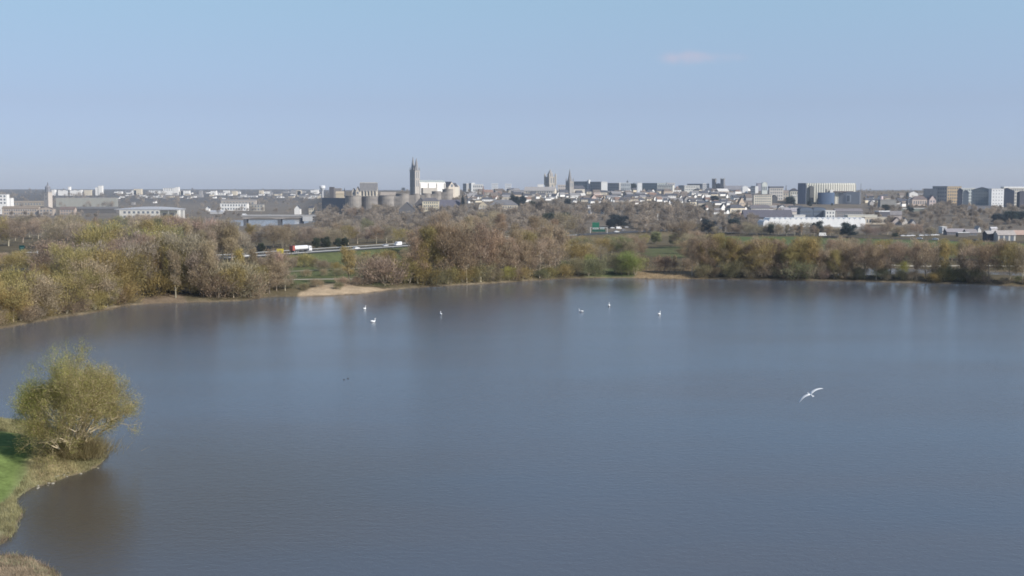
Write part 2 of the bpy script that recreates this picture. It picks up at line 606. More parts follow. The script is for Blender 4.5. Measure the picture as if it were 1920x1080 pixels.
def rail(pts, off, h, label, color):
    """steel guard rail: beam and its posts, one thing"""
    mb, Q = ribbon(pts, 0.1, off, 0)
    t = thing('guard_rail', label, 'guard rail', Q[len(Q) // 2])
    base = Vector(Q[len(Q) // 2])
    bm = MB()
    vs = mb.v
    n = len(vs) // 2
    V, Fc = [], []
    for i in range(n):
        a, b = Vector(vs[2 * i]) - base, Vector(vs[2 * i + 1]) - base
        V += [(a.x, a.y, a.z + h - .32), (b.x, b.y, b.z + h - .32), (b.x, b.y, b.z + h), (a.x, a.y, a.z + h)]
    for i in range(n - 1):
        for k in range(4):
            Fc.append((4 * i + k, 4 * i + (k + 1) % 4, 4 * i + 4 + (k + 1) % 4, 4 * i + 4 + k))
    bm.add(V, Fc).build('beam', M['metal'], t, color=color)
    pm = MB()
    pm.box(-.07, .07, -.07, .07, -.4, h - .32)
    me = pm.mesh('post')
    me.materials.append(M['metal'])
    for i in range(2, n, 5):
        p = (Vector(vs[2 * i]) + Vector(vs[2 * i + 1])) / 2 - base
        o = link('post', me, None, t, color)
        o.location = p
    return t


RAILP = MOTOR[2:10]
rail(RAILP, -10.4, 0.95, 'pale steel guard rail along the near edge of the motorway below the tanker lorry', (0.42, 0.42, 0.41))
rail(RAILP, 10.4, 0.95, 'pale steel guard rail along the far edge of the motorway behind the tanker lorry', (0.36, 0.37, 0.37))

# ------------------------------------------------------------------ buildings
WIN = {}


def window_mesh(w, h):
    k = (round(w, 1), round(h, 1))
    if k not in WIN:
        me = MB().box(-w / 2, w / 2, -.06, .1, 0, h).mesh('window')
        me.materials.append(M['glass'])
        WIN[k] = me
    return WIN[k]


def put_windows(t, nx, ny, x0, x1, z0, z1, y=0.0, side=None, ww=None, wh=None):
    """a grid of separate windows on the front (y constant) or on a side face (x constant)"""
    sx, sz = (x1 - x0) / nx, (z1 - z0) / ny
    w, h = ww or sx * 0.5, wh or sz * 0.52
    me = window_mesh(w, h)
    for i in range(nx):
        for j in range(ny):
            o = link('window', me, None, t)
            if side is None:
                o.location = (x0 + (i + .5) * sx, y, z0 + (j + .5) * sz - h / 2)
            else:
                o.location = (side, x0 + (i + .5) * sx, z0 + (j + .5) * sz - h / 2)
                o.rotation_euler = (0, 0, math.pi / 2 if side > 0 else -math.pi / 2)


def walls_and_roof(t, w, d, h, kind, rise, wc, rc, sink=4.0, over=0.4):
    """walls and roof as two parts; local front at y=0, x centred"""
    if kind == 'gable_front':
        prof = [(-w / 2, -sink), (w / 2, -sink), (w / 2, h), (0, h + rise), (-w / 2, h)]
        MB().prism_y(prof, 0, d).build('wall', M['wall'], t, color=wc)
        k = over * rise / (w / 2)
        th = .3
        r = MB()
        r.prism_y([(-w / 2 - over, h - k + .03), (0, h + rise + .03), (0, h + rise + th), (-w / 2 - over, h - k + th)], -over, d + over)
        r.prism_y([(0, h + rise + .03), (w / 2 + over, h - k + .03), (w / 2 + over, h - k + th), (0, h + rise + th)], -over, d + over)
        r.build('roof', M['roof'], t, color=rc)
    elif kind == 'gable':
        prof = [(0, -sink), (0, h), (d / 2, h + rise), (d, h), (d, -sink)]
        MB().prism_x(prof, -w / 2, w / 2).build('wall', M['wall'], t, color=wc)
        k = over * rise / (d / 2)
        th = .3
        r = MB()
        r.prism_x([(-over, h - k + .03), (d / 2, h + rise + .03), (d / 2, h + rise + th), (-over, h - k + th)], -w / 2 - over, w / 2 + over)
        r.prism_x([(d / 2, h + rise + .03), (d + over, h - k + .03), (d + over, h - k + th), (d / 2, h + rise + th)], -w / 2 - over, w / 2 + over)
        r.build('roof', M['roof'], t, color=rc)
    elif kind == 'hip':
        MB().box(-w / 2, w / 2, 0, d, -sink, h).build('wall', M['wall'], t, color=wc)
        o = over
        if w >= d:
            e = d / 2
            top = [(-w / 2 + e, d / 2, h + rise), (w / 2 - e, d / 2, h + rise)]
        else:
            e = w / 2
            top = [(0, e, h + rise), (0, d - e, h + rise)]
        b = [(-w / 2 - o, -o, h + .02), (w / 2 + o, -o, h + .02), (w / 2 + o, d + o, h + .02), (-w / 2 - o, d + o, h + .02)]
        fs = [(0, 3, 2, 1), (0, 1, 5, 4), (1, 2, 5), (2, 3, 4, 5), (3, 0, 4)] if w >= d else [(0, 3, 2, 1), (0, 1, 4), (1, 2, 5, 4), (2, 3, 5), (3, 0, 4, 5)]
        MB().add(b + top, fs).build('roof', M['roof'], t, color=rc)
    elif kind == 'barrel':
        n = 10
        prof = [(-w / 2, -sink), (w / 2, -sink)] + [(w / 2 * math.cos(math.pi * i / n), h + rise * math.sin(math.pi * i / n)) for i in range(n + 1)]
        MB().prism_y(prof, 0.2, d - .2).build('wall', M['wall'], t, color=wc)
        r = MB()
        a = [((w / 2 + .2) * math.cos(math.pi * i / n), h + .03 + (rise + .05) * math.sin(math.pi * i / n)) for i in range(n + 1)]
        b = [((w / 2 + .45) * math.cos(math.pi * i / n), h + .03 + (rise + .3) * math.sin(math.pi * i / n)) for i in range(n + 1)]
        for i in range(n):
            r.prism_y([a[i], b[i], b[i + 1], a[i + 1]], 0, d)
        r.build('roof', M['roof'], t, color=rc)
    else:
        MB().box(-w / 2, w / 2, 0, d, -sink, h).build('wall', M['wall'], t, color=wc)
        MB().box(-w / 2 - .3, w / 2 + .3, -.3, d + .3, h + .01, h + .01 + max(rise, .4)).build('roof', M['roof'], t, color=rc)


WHITE = (0.80, 0.79, 0.76)
CREAM = (0.62, 0.55, 0.42)
STONE = (0.42, 0.38, 0.31)
SLATE = (0.075, 0.078, 0.092)
GREY = (0.26, 0.27, 0.29)
DARK = (0.085, 0.09, 0.105)
TILE = (0.20, 0.13, 0.105)
PALE = (0.55, 0.56, 0.56)
LAND = []


def bld(label, x0, x1, yt, yb, Y=None, rot=0.0, split=0.6, depth=9.0, wc=WHITE, rc=SLATE, kind='gable', rise=3.0, win=None, side_win=None, name='house', cat='house', group=None, ww=None, wh=None):
    """a building between photo columns x0..x1, roof top at row yt, foot at row yb"""
    if Y is None:
        g = ground_hit((x0 + x1) / 2, yb)
        Y = g.y
    k = ppm(Y)
    T = (x1 - x0) / k
    if rot:
        a = abs(R(rot))
        w = split * T / math.cos(a)
        depth = (1 - split) * T / math.sin(a)
        # screen position of the shared front corner, then of the front's centre
        c = at_dist((x0 + (x1 - x0) * split) if rot < 0 else (x1 - (x1 - x0) * split), 400, Y)
        s = -1 if rot < 0 else 1
        loc = (c.x + s * math.cos(a) * w / 2, Y + math.sin(a) * w / 2)
    else:
        w = T
        loc = (at_dist((x0 + x1) / 2, 400, Y).x, Y)
    top = at_dist((x0 + x1) / 2, yt, Y).z
    z = gz(*loc)
    zb = min(z, at_dist(960, yb, Y).z)
    h = top - zb - (rise if kind != 'flat' else max(rise, .4))
    h = max(h, 2.2)
    t = thing(name, label, cat, (loc[0], loc[1], zb), R(rot), group)
    if max(wc) < .3 and rot < 0:
        wc = tuple(min(.32, 1.55 * v) for v in wc)
    walls_and_roof(t, w, depth, h, kind, rise, wc, rc)
    hb = max(0.0, at_dist(960, yb, Y).z - zb)
    if win:
        put_windows(t, win[0], win[1], -w / 2 + .05 * w, w / 2 - .05 * w, hb + .3, h - .2, ww=ww, wh=wh)
    if side_win:
        put_windows(t, side_win[0], side_win[1], .05 * depth, .95 * depth, hb + .3, h - .2, side=w / 2 if rot <= 0 else -w / 2)
    return t


B = bld
exec_order = []
# --- far left
B('white stepped apartment block with dark window bands left of the domed tower', -14, 21, 371, 388, kind='flat', rise=.5, rc=PALE, win=(7, 2), name='apartment_block', cat='building', depth=14)
B('small white upper block behind the stepped white apartment block, beside the photo edge', -8, 14, 364, 384, Y=1790, kind='flat', rise=.5, rc=PALE, win=(3, 3), name='apartment_block', cat='building')
B('long low beige terrace with tan roof in front of the domed tower', 22, 92, 377, 386, kind='gable', rise=2.5, wc=(0.4, 0.35, 0.27), rc=(0.27, 0.225, 0.17), win=(12, 1), name='terrace', cat='building')
B('pinkish terrace row with many dark windows below the domed tower', 4, 72, 387, 404, kind='gable', rise=3, wc=(0.46, 0.385, 0.31), rc=(0.24, 0.195, 0.15), win=(14, 2), name='terrace', cat='building')
B('narrow pinkish tenement at the end of the window-filled terrace row', 73, 100, 388, 404, kind='gable_front', rise=3, wc=(0.42, 0.36, 0.3), rc=(0.2, 0.165, 0.14), win=(4, 2), name='terrace', cat='building')
B('brown-pink brick house group just under the long grey hall', 112, 140, 388, 404, kind='gable', rise=3.5, wc=(0.43, 0.35, 0.29), rc=(0.17, 0.13, 0.11), win=(5, 2), name='terrace', cat='building')
B('long windowless grey-green hall with streaked wall right of the domed tower', 104, 214, 371, 388, rot=8, split=.985, kind='flat', rise=.6, wc=(0.30, 0.30, 0.265), rc=(0.46, 0.44, 0.40), name='hall', cat='building')
B('low dark-roofed shed strip under the long grey hall', 140, 218, 388, 400, kind='gable', rise=3, depth=22, wc=(0.12, 0.11, 0.1), rc=(0.15, 0.145, 0.14), name='shed', cat='shed')
for i, (x, lb) in enumerate(((165, 'first'), (183, 'second'), (203, 'third'))):
    B(f'{lb} from left of three tiny white cabins below the long grey hall', x - 3, x + 3, 390.5, 395.5, kind='gable', rise=.7, rc=(0.6, 0.6, 0.58), depth=4, name='cabin', cat='cabin', group='white cabins below the grey hall')
B('white modern building under a wide pale lens-shaped roof', 224, 331, 393, 411, kind='flat', rise=.5, wc=(0.64, 0.62, 0.56), rc=(0.33, 0.33, 0.33), win=(11, 2), name='modern_building', cat='building', depth=18)
B('bright cream corner block at the right end of the lens-roofed building', 300, 331, 394.5, 412, Y=1270, kind='flat', rise=.4, wc=(0.74, 0.72, 0.6), rc=PALE, win=(2, 1), name='corner_block', cat='building', depth=3)
B('pale grey annex beside the bright cream corner block', 334, 343, 394, 410, kind='flat', rise=.4, wc=(0.5, 0.49, 0.46), rc=PALE, name='annex', cat='building')


def lens_roof():
    Y = 1262
    p0, p1 = at_dist(214, 391, Y), at_dist(337, 391, Y)
    w = p1.x - p0.x
    t = thing('canopy_roof', 'wide pale grey lens-shaped canopy roof over the white modern building', 'roof canopy', ((p0.x + p1.x) / 2, Y, at_dist(960, 392.5, Y).z))
    vs, n = [], 14
    for i in range(n + 1):
        s = i / n
        x = -w / 2 + w * s
        hgt = 2.6 * math.sin(math.pi * min(1, s * .98 + .02)) ** .8
        for y, z in ((0, .2), (24, .2 + hgt), (24, -.3 + hgt), (0, -.3)):
            vs.append((x, y, z))
    fs = []
    for i in range(n):
        for k in range(4):
            fs.append((4 * i + k, 4 * i + 4 + k, 4 * i + 4 + (k + 1) % 4, 4 * i + (k + 1) % 4))
    fs += [(0, 1, 2, 3), tuple(4 * n + k for k in (3, 2, 1, 0))]
    MB().add(vs, fs).build('roof_skin', M['roof'], t, color=(0.40, 0.41, 0.43))
    for x in (-.32, -.1, .1, .32, .47):
        MB().box(x * w - .2, x * w + .2, 1, 1.4, -9, -.3).build('column', M['metal'], t, color=(0.5, 0.5, 0.5))


lens_roof()


def domed_tower():
    Y = 2050
    k = ppm(Y)
    p = at_dist(90.5, 378, Y)
    zb = gz(p.x, Y)
    z = lambda py: at_dist(90, py, Y).z - zb
    t = thing('domed_tower', 'slim pale church tower with dark lantern dome and finial near the left edge', 'tower', (p.x, Y, zb), R(-22))
    w = 10.5 / k
    MB().box(-w / 2, w / 2, -w / 2, w / 2, -4, z(361)).build('shaft', M['wall'], t, color=(0.50, 0.45, 0.40))
    MB().box(-w / 2 - .4, w / 2 + .4, -w / 2 - .4, w / 2 + .4, z(361), z(359.6)).build('cornice', M['wall'], t, color=(0.40, 0.37, 0.34))
    MB().lathe([(w * .46, z(359.6)), (w * .46, z(352)), (w * .5, z(351.6)), (w * .36, z(349)), (w * .16, z(347.5)), (w * .12, z(345.6))], 8).build('lantern_dome', M['roof'], t, color=(0.22, 0.225, 0.25))
    MB().lathe([(w * .1, z(345.6)), (w * .03, z(341.5))], 6).build('finial', M['roof'], t, color=(0.12, 0.12, 0.14))
    put_windows(t, 1, 2, -1.2, 1.2, z(376), z(362), y=-w / 2, ww=1.6, wh=3)


domed_tower()
# --- left middle: town beyond the river
B('white flat-roofed apartment block beyond the river bridge', 413, 464, 381, 395, kind='flat', rise=.5, rc=(0.33, 0.31, 0.29), win=(9, 2), name='apartment_block', cat='building', depth=12)
B('tan apartment block with brown roof behind the white one beyond the bridge', 415, 480, 374.5, 386, kind='gable', rise=2.5, wc=(0.47, 0.42, 0.36), rc=(0.26, 0.24, 0.22), win=(10, 1), name='apartment_block', cat='building')
B('beige block half hidden by trees above the bridge deck', 470, 494, 383, 396, kind='flat', rise=.5, wc=(0.42, 0.39, 0.33), rc=GREY, win=(4, 2), name='apartment_block', cat='building')
B('narrow white gable house alone left of the bridge', 386, 392, 387, 397, kind='gable_front', rise=3, name='house')
B('low white house with bent roofline left of the bridge end', 394, 418, 395, 401, kind='gable', rise=1.5, rc=(0.45, 0.47, 0.5), wc=(0.5, 0.5, 0.5), name='house')
B('tall white gabled house standing above the right half of the bridge', 552, 563, 385, 402, kind='gable_front', rise=5, name='house')
B('cream house among trees above the bridge right end', 579, 588, 386, 401, kind='gable', rise=3, wc=CREAM, win=(2, 2), name='house')


def bridge():
    Y = 1350
    k = ppm(Y)
    x0, x1 = at_dist(455, 405, Y).x, at_dist(586, 405, Y).x
    zt = at_dist(520, 404.5, Y).z
    t = thing('road_bridge', 'pale concrete road bridge on dark piers over the river', 'bridge', ((x0 + x1) / 2, Y, 0))
    L = x1 - x0
    prof = []
    n = 28
    for i in range(n + 1):
        s = i / n
        x = -L / 2 + L * s
        hd = 1.4 + 1.7 * max(math.exp(-((s - .52) / .10) ** 2), math.exp(-((s - .03) / .09) ** 2), math.exp(-((s - .97) / .12) ** 2))
        prof.append((x, zt - .9 - hd))
    MB().prism_y(prof + [(L / 2, zt - .8), (-L / 2, zt - .8)], 0, 11).build('girder', M['wall'], t, color=(0.34, 0.305, 0.27))
    MB().box(-L / 2 - 2, L / 2 + 3, -.6, 11.6, zt - .8, zt).build('deck', M['wall'], t, color=(0.42, 0.40, 0.375))
    for s in (.03, .52, .83):
        MB().box(-L / 2 + L * s - 1.9, -L / 2 + L * s + 1.9, .6, 10.4, -2, zt - 2.6).build('pier', M['wall'], t, color=(0.10, 0.10, 0.105))
    MB().box(-L / 2 + L * .86, L / 2, -1.2, -.62, zt - 6.3, zt - .9).build('abutment', M['wall'], t, color=(0.52, 0.51, 0.49))
    for s in (-1, 1):
        MB().box(-L / 2 - 2, L / 2 + 3, 5.5 + s * 6 - .08, 5.5 + s * 6 + .08, zt + .55, zt + .95).build('railing', M['metal'], t, color=(0.42, 0.42, 0.42))
    return (x0 + x1) / 2, Y, zt


BR = bridge()

# --- castle
def castle():
    Y = 1540
    k = ppm(Y)
    o = at_dist(700, 400, Y)
    t = thing('castle', 'massive round-towered castle of banded grey-brown stone on its rock, left of the cathedral', 'castle', (o.x, Y, 0))
    X = lambda px, Yd=Y: at_dist(px, 400, Yd).x - o.x
    Z = lambda py, Yd=Y: at_dist(960, py, Yd).z
    C = (0.2, 0.18, 0.16)

    def tower(x0, x1, yt, yb, Yd, flare=1.06):
        r = (X(x1, Yd) - X(x0, Yd)) / 2
        cx = (X(x1, Yd) + X(x0, Yd)) / 2
        p = MB().lathe([(r * flare * 1.05, Z(yb, Yd) - 8), (r * flare, Z(yb, Yd)), (r, Z(yb - (yb - yt) * .4, Yd)), (r, Z(yt, Yd) - .6), (r * 1.03, Z(yt, Yd) - .6), (r * 1.03, Z(yt, Yd))], 22, cx, Yd - Y + r).build('tower', M['castle'], t)
        return p
    tower(645, 676, 367, 412, 1532)
    tower(678, 707, 368, 404, 1545)
    tower(709, 738, 366.5, 400, 1560)
    tower(741, 766, 363, 388, 1600, 1.02)
    tower(770, 787, 363, 382, 1620, 1.02)
    tower(790, 807, 362.5, 381, 1640, 1.02)
    tower(809, 827, 358.5, 380, 1655, 1.02)
    tower(829, 849, 354.5, 375, 1668, 1.05)
    # curtain walls between the towers
    for (a, b, yt, Yd) in ((660, 693, 369.5, 1552), (692, 724, 369.5, 1566), (723, 755, 368, 1590), (752, 780, 365.5, 1616), (778, 800, 365, 1636), (798, 820, 363.5, 1652), (816, 840, 360, 1668)):
        MB().box(X(a, Yd), X(b, Yd), Yd - Y, Yd - Y + 4, -3, Z(yt, Yd)).build('curtain_wall', M['castle'], t)
    # north-west flank turning away to the left, blue shadow painted into its colour
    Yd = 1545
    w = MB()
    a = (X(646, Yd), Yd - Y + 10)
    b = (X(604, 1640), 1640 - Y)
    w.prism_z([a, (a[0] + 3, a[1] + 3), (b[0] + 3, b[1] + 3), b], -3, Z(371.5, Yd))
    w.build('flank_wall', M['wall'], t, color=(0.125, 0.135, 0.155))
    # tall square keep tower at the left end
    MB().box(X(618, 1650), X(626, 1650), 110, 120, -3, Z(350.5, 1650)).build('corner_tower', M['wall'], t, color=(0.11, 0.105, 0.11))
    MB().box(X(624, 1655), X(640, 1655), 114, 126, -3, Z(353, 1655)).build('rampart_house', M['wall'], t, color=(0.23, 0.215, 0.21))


castle()
B('tan gatehouse roof and walls inside the castle, beside the dark corner tower', 630, 645, 359, 375, Y=1615, kind='gable', rise=3, wc=(0.55, 0.47, 0.34), rc=(0.45, 0.38, 0.28), name='gatehouse', cat='building')


def chapel():
    Y = 1640
    k = ppm(Y)
    t = B('chapel with steep grey roof and tall pale windows above the castle wall', 675, 707, 342.5, 370, Y=Y, kind='gable', rise=11.5, depth=11, wc=(0.55, 0.5, 0.42), rc=(0.20, 0.195, 0.195), name='chapel', cat='chapel')
    w = 32 / k
    zb = t.location.z
    zt = at_dist(960, 357, Y).z - zb
    put_windows(t, 5, 1, -w / 2 + 1, w / 2 - 1, zt - 8, zt, ww=1.7, wh=6.5)
    for i in range(6):
        x = -w / 2 + 1 + i * (w - 2) / 5
        MB().box(x - .5, x + .5, -1.3, -.02, -2, zt - .3).build('buttress', M['wall'], t, color=(0.60, 0.55, 0.46))
    MB().box(-w / 2 - .5, w / 2 + .5, 5.1, 5.9, at_dist(960, 343.2, Y).z - zb, at_dist(960, 341.6, Y).z - zb).build('ridge_cap', M['roof'], t, color=(0.5, 0.5, 0.48))
    for px, py, lb in ((650, 352, 'slim dark pointed turret roof at the left of the castle lodgings'),):
        q = at_dist(px, 372, Y)
        s = thing('turret', lb, 'turret', (q.x, Y - 20, q.z - 6))
        MB().lathe([(2.2, -8), (2.2, 9)], 8).build('shaft', M['wall'], s, color=(0.3, 0.28, 0.26))
        MB().lathe([(2.7, 9), (.1, at_dist(px, py, Y - 20).z - q.z + 6)], 8).build('cone_roof', M['roof'], s, color=SLATE)


chapel()
B('pale gabled castle lodging with narrow front, left of the chapel', 660, 667, 353, 372, Y=1625, kind='gable_front', rise=5, wc=(0.56, 0.51, 0.44), win=(1, 2), name='lodging', cat='building')
B('second pale gabled castle lodging right against the chapel wall', 667.5, 674.5, 350, 372, Y=1622, kind='gable_front', rise=6, wc=(0.58, 0.52, 0.44), win=(1, 2), name='lodging', cat='building')
B('long low tan roof running along the castle rampart right of the chapel', 714, 742, 360.5, 372, Y=1640, kind='gable', rise=4, wc=(0.4, 0.36, 0.31), rc=(0.33, 0.29, 0.25), name='rampart_building', cat='building')

# --- cathedral
def cathedral():
    Y = 1750
    k = ppm(Y)
    th = 50
    c = at_dist(773.8, 400, Y)
    zb = gz(c.x, Y) - 2
    z = lambda py: at_dist(774, py, Y).z - zb
    t = thing('cathedral', 'cathedral with twin needle spires and a long white nave above the castle', 'cathedral', (c.x, Y, zb), R(-th))
    W = 10.8 / k / math.cos(R(th))
    D = 8.2 / k / math.sin(R(th))
    SC = (0.30, 0.285, 0.265)
    LT = (0.60, 0.565, 0.5)
    hw = W / 2
    MB().box(-hw + 4.4, hw - 4.4, .5, D - .4, -4, z(317.5)).build('facade', M['wall'], t, color=SC)
    for s in (-1, 1):
        x = s * (hw - 2.4)
        f = MB().box(x - 2.4, x + 2.4, 0, D, -4, z(319)).build('facade_tower', M['wall'], t, color=SC if s < 0 else (0.44, 0.41, 0.37))
        MB().box(x - 2.75, x + 2.75, -.35, D + .35, z(320.6), z(319)).build('cornice', M['wall'], f, color=SC)
        MB().box(x - 2.65, x + 2.65, -.25, D + .25, z(336), z(335.2)).build('string_course', M['wall'], f, color=SC)
        for j, (py0, py1) in enumerate(((334, 322), (350, 338))):
            for o_ in (-1.1, 1.1):
                wv = link('belfry_window', window_mesh(1.1, z(py1) - z(py0)), None, f)
                wv.location = (x + o_, 0, z(py0))
            for o_ in (D * .32, D * .68):
                if s > 0:
                    wv = link('belfry_window', window_mesh(1.4, z(py1) - z(py0)), None, f)
                    wv.location = (x + 2.4, o_, z(py0))
                    wv.rotation_euler = (0, 0, math.pi / 2)
        tip = 293.5 if s < 0 else 296.5
        MB().lathe([(3.0, z(319)), (2.7, z(313.5)), (1.9, z(305.5)), (.22, z(tip))], 8, x, D * .5, R(22.5)).build('spire', M['roof'], t, color=(0.27, 0.265, 0.27))
        for dx in (-2.0, 2.0):
            for dy in (.5, D - .5):
                MB().lathe([(.65, z(319)), (.6, z(316.5)), (.06, z(312.5))], 6, x + dx, dy).build('pinnacle', M['roof'], t, color=(0.30, 0.29, 0.28))
    # central octagonal lantern between the spires
    MB().lathe([(2.3, z(318.5)), (2.3, z(314.5)), (2.5, z(314.3)), (.5, z(311)), (.1, z(309.5))], 8, 0, D * .5).build('lantern_turret', M['wall'], t, color=SC)
    L = 46 / k / math.sin(R(th))
    xn = hw - .6
    MB().box(-xn, xn, D, D + L, -4, z(341.2)).build('nave', M['wall'], t, color=(0.74, 0.73, 0.69))
    zr = z(341.2)
    MB().prism_y([(-xn - .5, zr), (xn + .5, zr), (0, z(337.6))], D, D + L).build('nave_roof', M['roof'], t, color=(0.36, 0.40, 0.385))
    for f_ in (.02, .34, .66, .97):
        y = D + L * f_
        MB().box(xn, xn + 1.6, y - .7, y + .7, -4, z(343.5)).build('buttress', M['wall'], t, color=(0.64, 0.62, 0.58))
    MB().box(xn, xn + 5, D + 3, D + L * .6, -4, z(352.2)).build('aisle', M['wall'], t, color=(0.42, 0.39, 0.34))
    # transept with its gable towards the right
    y0, y1 = D + L, D + L + 13
    xe = xn + 8
    MB().prism_x([(y0, -4), (y0, z(351)), ((y0 + y1) / 2, z(341)), (y1, z(351)), (y1, -4)], -xe, xe).build('transept', M['wall'], t, color=(0.56, 0.50, 0.42))
    rr = MB()
    rr.prism_x([(y0 - .5, z(351.3) + .02), ((y0 + y1) / 2, z(341) + .05), ((y0 + y1) / 2, z(340.4)), (y0 - .5, z(350.6))], -xe + .3, xe - .3)
    rr.prism_x([((y0 + y1) / 2, z(341) + .05), (y1 + .5, z(351.3) + .02), (y1 + .5, z(350.6)), ((y0 + y1) / 2, z(340.4))], -xe + .3, xe - .3)
    rr.build('transept_roof', M['roof'], t, color=(0.10, 0.10, 0.115))
    rw = MB().lathe([(2.2, -.05), (2.2, .25)], 14).build('rose_window', M['glass'], t)
    rw.rotation_euler = (0, R(90), 0)
    rw.location = (xe, (y0 + y1) / 2, z(348))
    # choir and apse
    MB().box(-xn, xn, y1, y1 + 12, -4, z(350)).build('choir', M['wall'], t, color=(0.58, 0.54, 0.46))
    MB().prism_y([(-xn - .4, z(350)), (xn + .4, z(350)), (0, z(342.5))], y1, y1 + 12).build('choir_roof', M['roof'], t, color=SLATE)
    MB().lathe([(xn, -4), (xn, z(350.2)), (xn + .4, z(350.2)), (.1, z(344))], 14, 0, y1 + 12).build('apse', M['wall'], t, color=(0.5, 0.46, 0.4))


cathedral()


def abbey_tower():
    Y = 1900
    k = ppm(Y)
    c = at_dist(1031.5, 400, Y)
    zb = gz(c.x, Y)
    z = lambda py: at_dist(1032, py, Y).z - zb
    t = thing('abbey_tower', 'square medieval tower with corner pinnacles and a pointed cap, right of the cathedral', 'tower', (c.x, Y, zb), R(-57))
    s = 6.3
    MB().box(-s, s, -s, s, -6, z(331.5)).build('shaft', M['wall'], t, color=(0.40, 0.37, 0.32))
    MB().box(-s - .5, s + .5, -s - .5, s + .5, z(345), z(344)).build('string_course', M['wall'], t, color=(0.42, 0.39, 0.34))
    for sx in (-1, 1):
        for sy in (-1, 1):
            MB().lathe([(1.5, z(347)), (1.5, z(329)), (1.6, z(328.8)), (.1, z(324.5))], 8, sx * s, sy * s).build('corner_turret', M['wall'], t, color=(0.42, 0.39, 0.34))
    MB().lathe([(4.9, z(331.5)), (4.9, z(327.5)), (5.1, z(327.3)), (.2, z(317.5))], 8, 0, 0, R(22.5)).build('pointed_cap', M['roof'], t, color=(0.31, 0.30, 0.29))
    put_windows(t, 2, 1, -s + 1.5, s - 1.5, z(344), z(332.5), y=-s, ww=2.2, wh=8.5)
    put_windows(t, 2, 1, -s + 1.5, s - 1.5, z(344), z(332.5), side=s, ww=2.2, wh=8.5)
    put_windows(t, 1, 1, -s + 2.5, s - 2.5, z(352), z(346), side=s, ww=2.6, wh=4.5)


abbey_tower()


def spire_church():
    Y = 1850
    k = ppm(Y)
    c = at_dist(1068, 400, Y)
    zb = gz(c.x, Y)
    z = lambda py: at_dist(1068, py, Y).z - zb
    t = thing('spire_church', 'church with one slender dark stone spire, right of the square medieval tower', 'church', (c.x, Y, zb), R(-48))
    s = 4.6
    MB().box(-s, s, -s, s, -6, z(340)).build('belfry', M['wall'], t, color=(0.30, 0.285, 0.265))
    MB().lathe([(s * 1.02, z(340)), (s * .62, z(334)), (.12, z(316))], 8, 0, 0, R(22.5)).build('spire', M['roof'], t, color=(0.23, 0.225, 0.225))
    for sx in (-1, 1):
        for sy in (-1, 1):
            MB().lathe([(.8, z(340)), (.7, z(337.5)), (.05, z(333))], 6, sx * (s - .6), sy * (s - .6)).build('pinnacle', M['roof'], t, color=(0.25, 0.24, 0.235))
    put_windows(t, 2, 1, -s + .8, s - .8, z(352), z(341.5), y=-s, ww=1.4, wh=6)
    put_windows(t, 2, 1, -s + .8, s - .8, z(352), z(341.5), side=s, ww=1.4, wh=6)
    MB().prism_y([(-4.2, -6), (4.2, -6), (4.2, z(354)), (0, z(348.5)), (-4.2, z(354))], s, s + 26).build('nave', M['wall'], t, color=(0.42, 0.39, 0.34))
    r = MB()
    r.prism_y([(-4.8, z(354.3)), (0, z(348.3)), (0, z(347.8)), (-4.8, z(353.8))], s + .1, s + 26.3)
    r.prism_y([(0, z(348.3)), (4.8, z(354.3)), (4.8, z(353.8)), (0, z(347.8))], s + .1, s + 26.3)
    r.build('roof', M['roof'], t, color=SLATE)


spire_church()


def twin_church():
    Y = 2000
    k = ppm(Y)
    c = at_dist(1345, 400, Y)
    zb = gz(c.x, Y)
    z = lambda py: at_dist(1345, py, Y).z - zb
    t = thing('twin_tower_church', 'church with two square flat-topped bell towers left of the big pleated theatre', 'church', (c.x, Y, zb), R(-28))
    for s in (-1, 1):
        x = s * 7.6
        p = MB().box(x - 2.9, x + 2.9, 0, 6.5, -5, z(336.5)).build('bell_tower', M['wall'], t, color=(0.20, 0.20, 0.205))
        MB().box(x - 3.3, x + 3.3, -.4, 6.9, z(336.5), z(335.4)).build('cornice', M['wall'], p, color=(0.24, 0.235, 0.235))
        for dx in (-2.6, 2.6):
            for dy in (.3, 6.2):
                MB().lathe([(.55, z(335.4)), (.06, z(333))], 5, x + dx, dy).build('pinnacle', M['wall'], p, color=(0.25, 0.24, 0.24))
        for dx in (-1.1, 1.1):
            wv = link('belfry_window', window_mesh(1.2, 6), None, p)
            wv.location = (x + dx, 0, z(345))
    MB().prism_y([(-4.5, -5), (4.5, -5), (4.5, z(346)), (0, z(343.5)), (-4.5, z(346))], 1, 30).build('nave', M['wall'], t, color=(0.19, 0.19, 0.2))


twin_church()

# --- skyline blocks from the castle to the theatre
sk = dict(name='office_block', cat='building')
B('dark window-fronted block on the skyline right beside the cathedral apse', 868, 879, 344, 362, Y=2000, rot=-30, split=.6, kind='flat', rise=.5, wc=(0.25, 0.26, 0.28), rc=PALE, win=(3, 4), **sk)
B('white office block with dark flat front just right of the cathedral apse', 879, 890, 343, 362, Y=2020, rot=-30, split=.45, kind='flat', rise=.6, wc=(0.5, 0.52, 0.53), rc=WHITE, win=(2, 4), **sk)
B('low white building with brown roof right of the cathedral apse offices', 886, 906, 345.5, 360, Y=1950, kind='flat', rise=.6, wc=(0.66, 0.65, 0.62), rc=WHITE, win=(5, 2), **sk)
B('faint distant white tower block seen on the horizon between cathedral and square tower', 922, 934, 344, 357, Y=3200, kind='flat', rise=.6, wc=(0.66, 0.68, 0.70), rc=WHITE, win=(5, 3), **sk)
B('faint distant white slab block on the horizon left of the square tower', 947, 959, 344.5, 357, Y=3100, kind='flat', rise=.6, wc=(0.64, 0.66, 0.69), rc=WHITE, win=(5, 3), **sk)
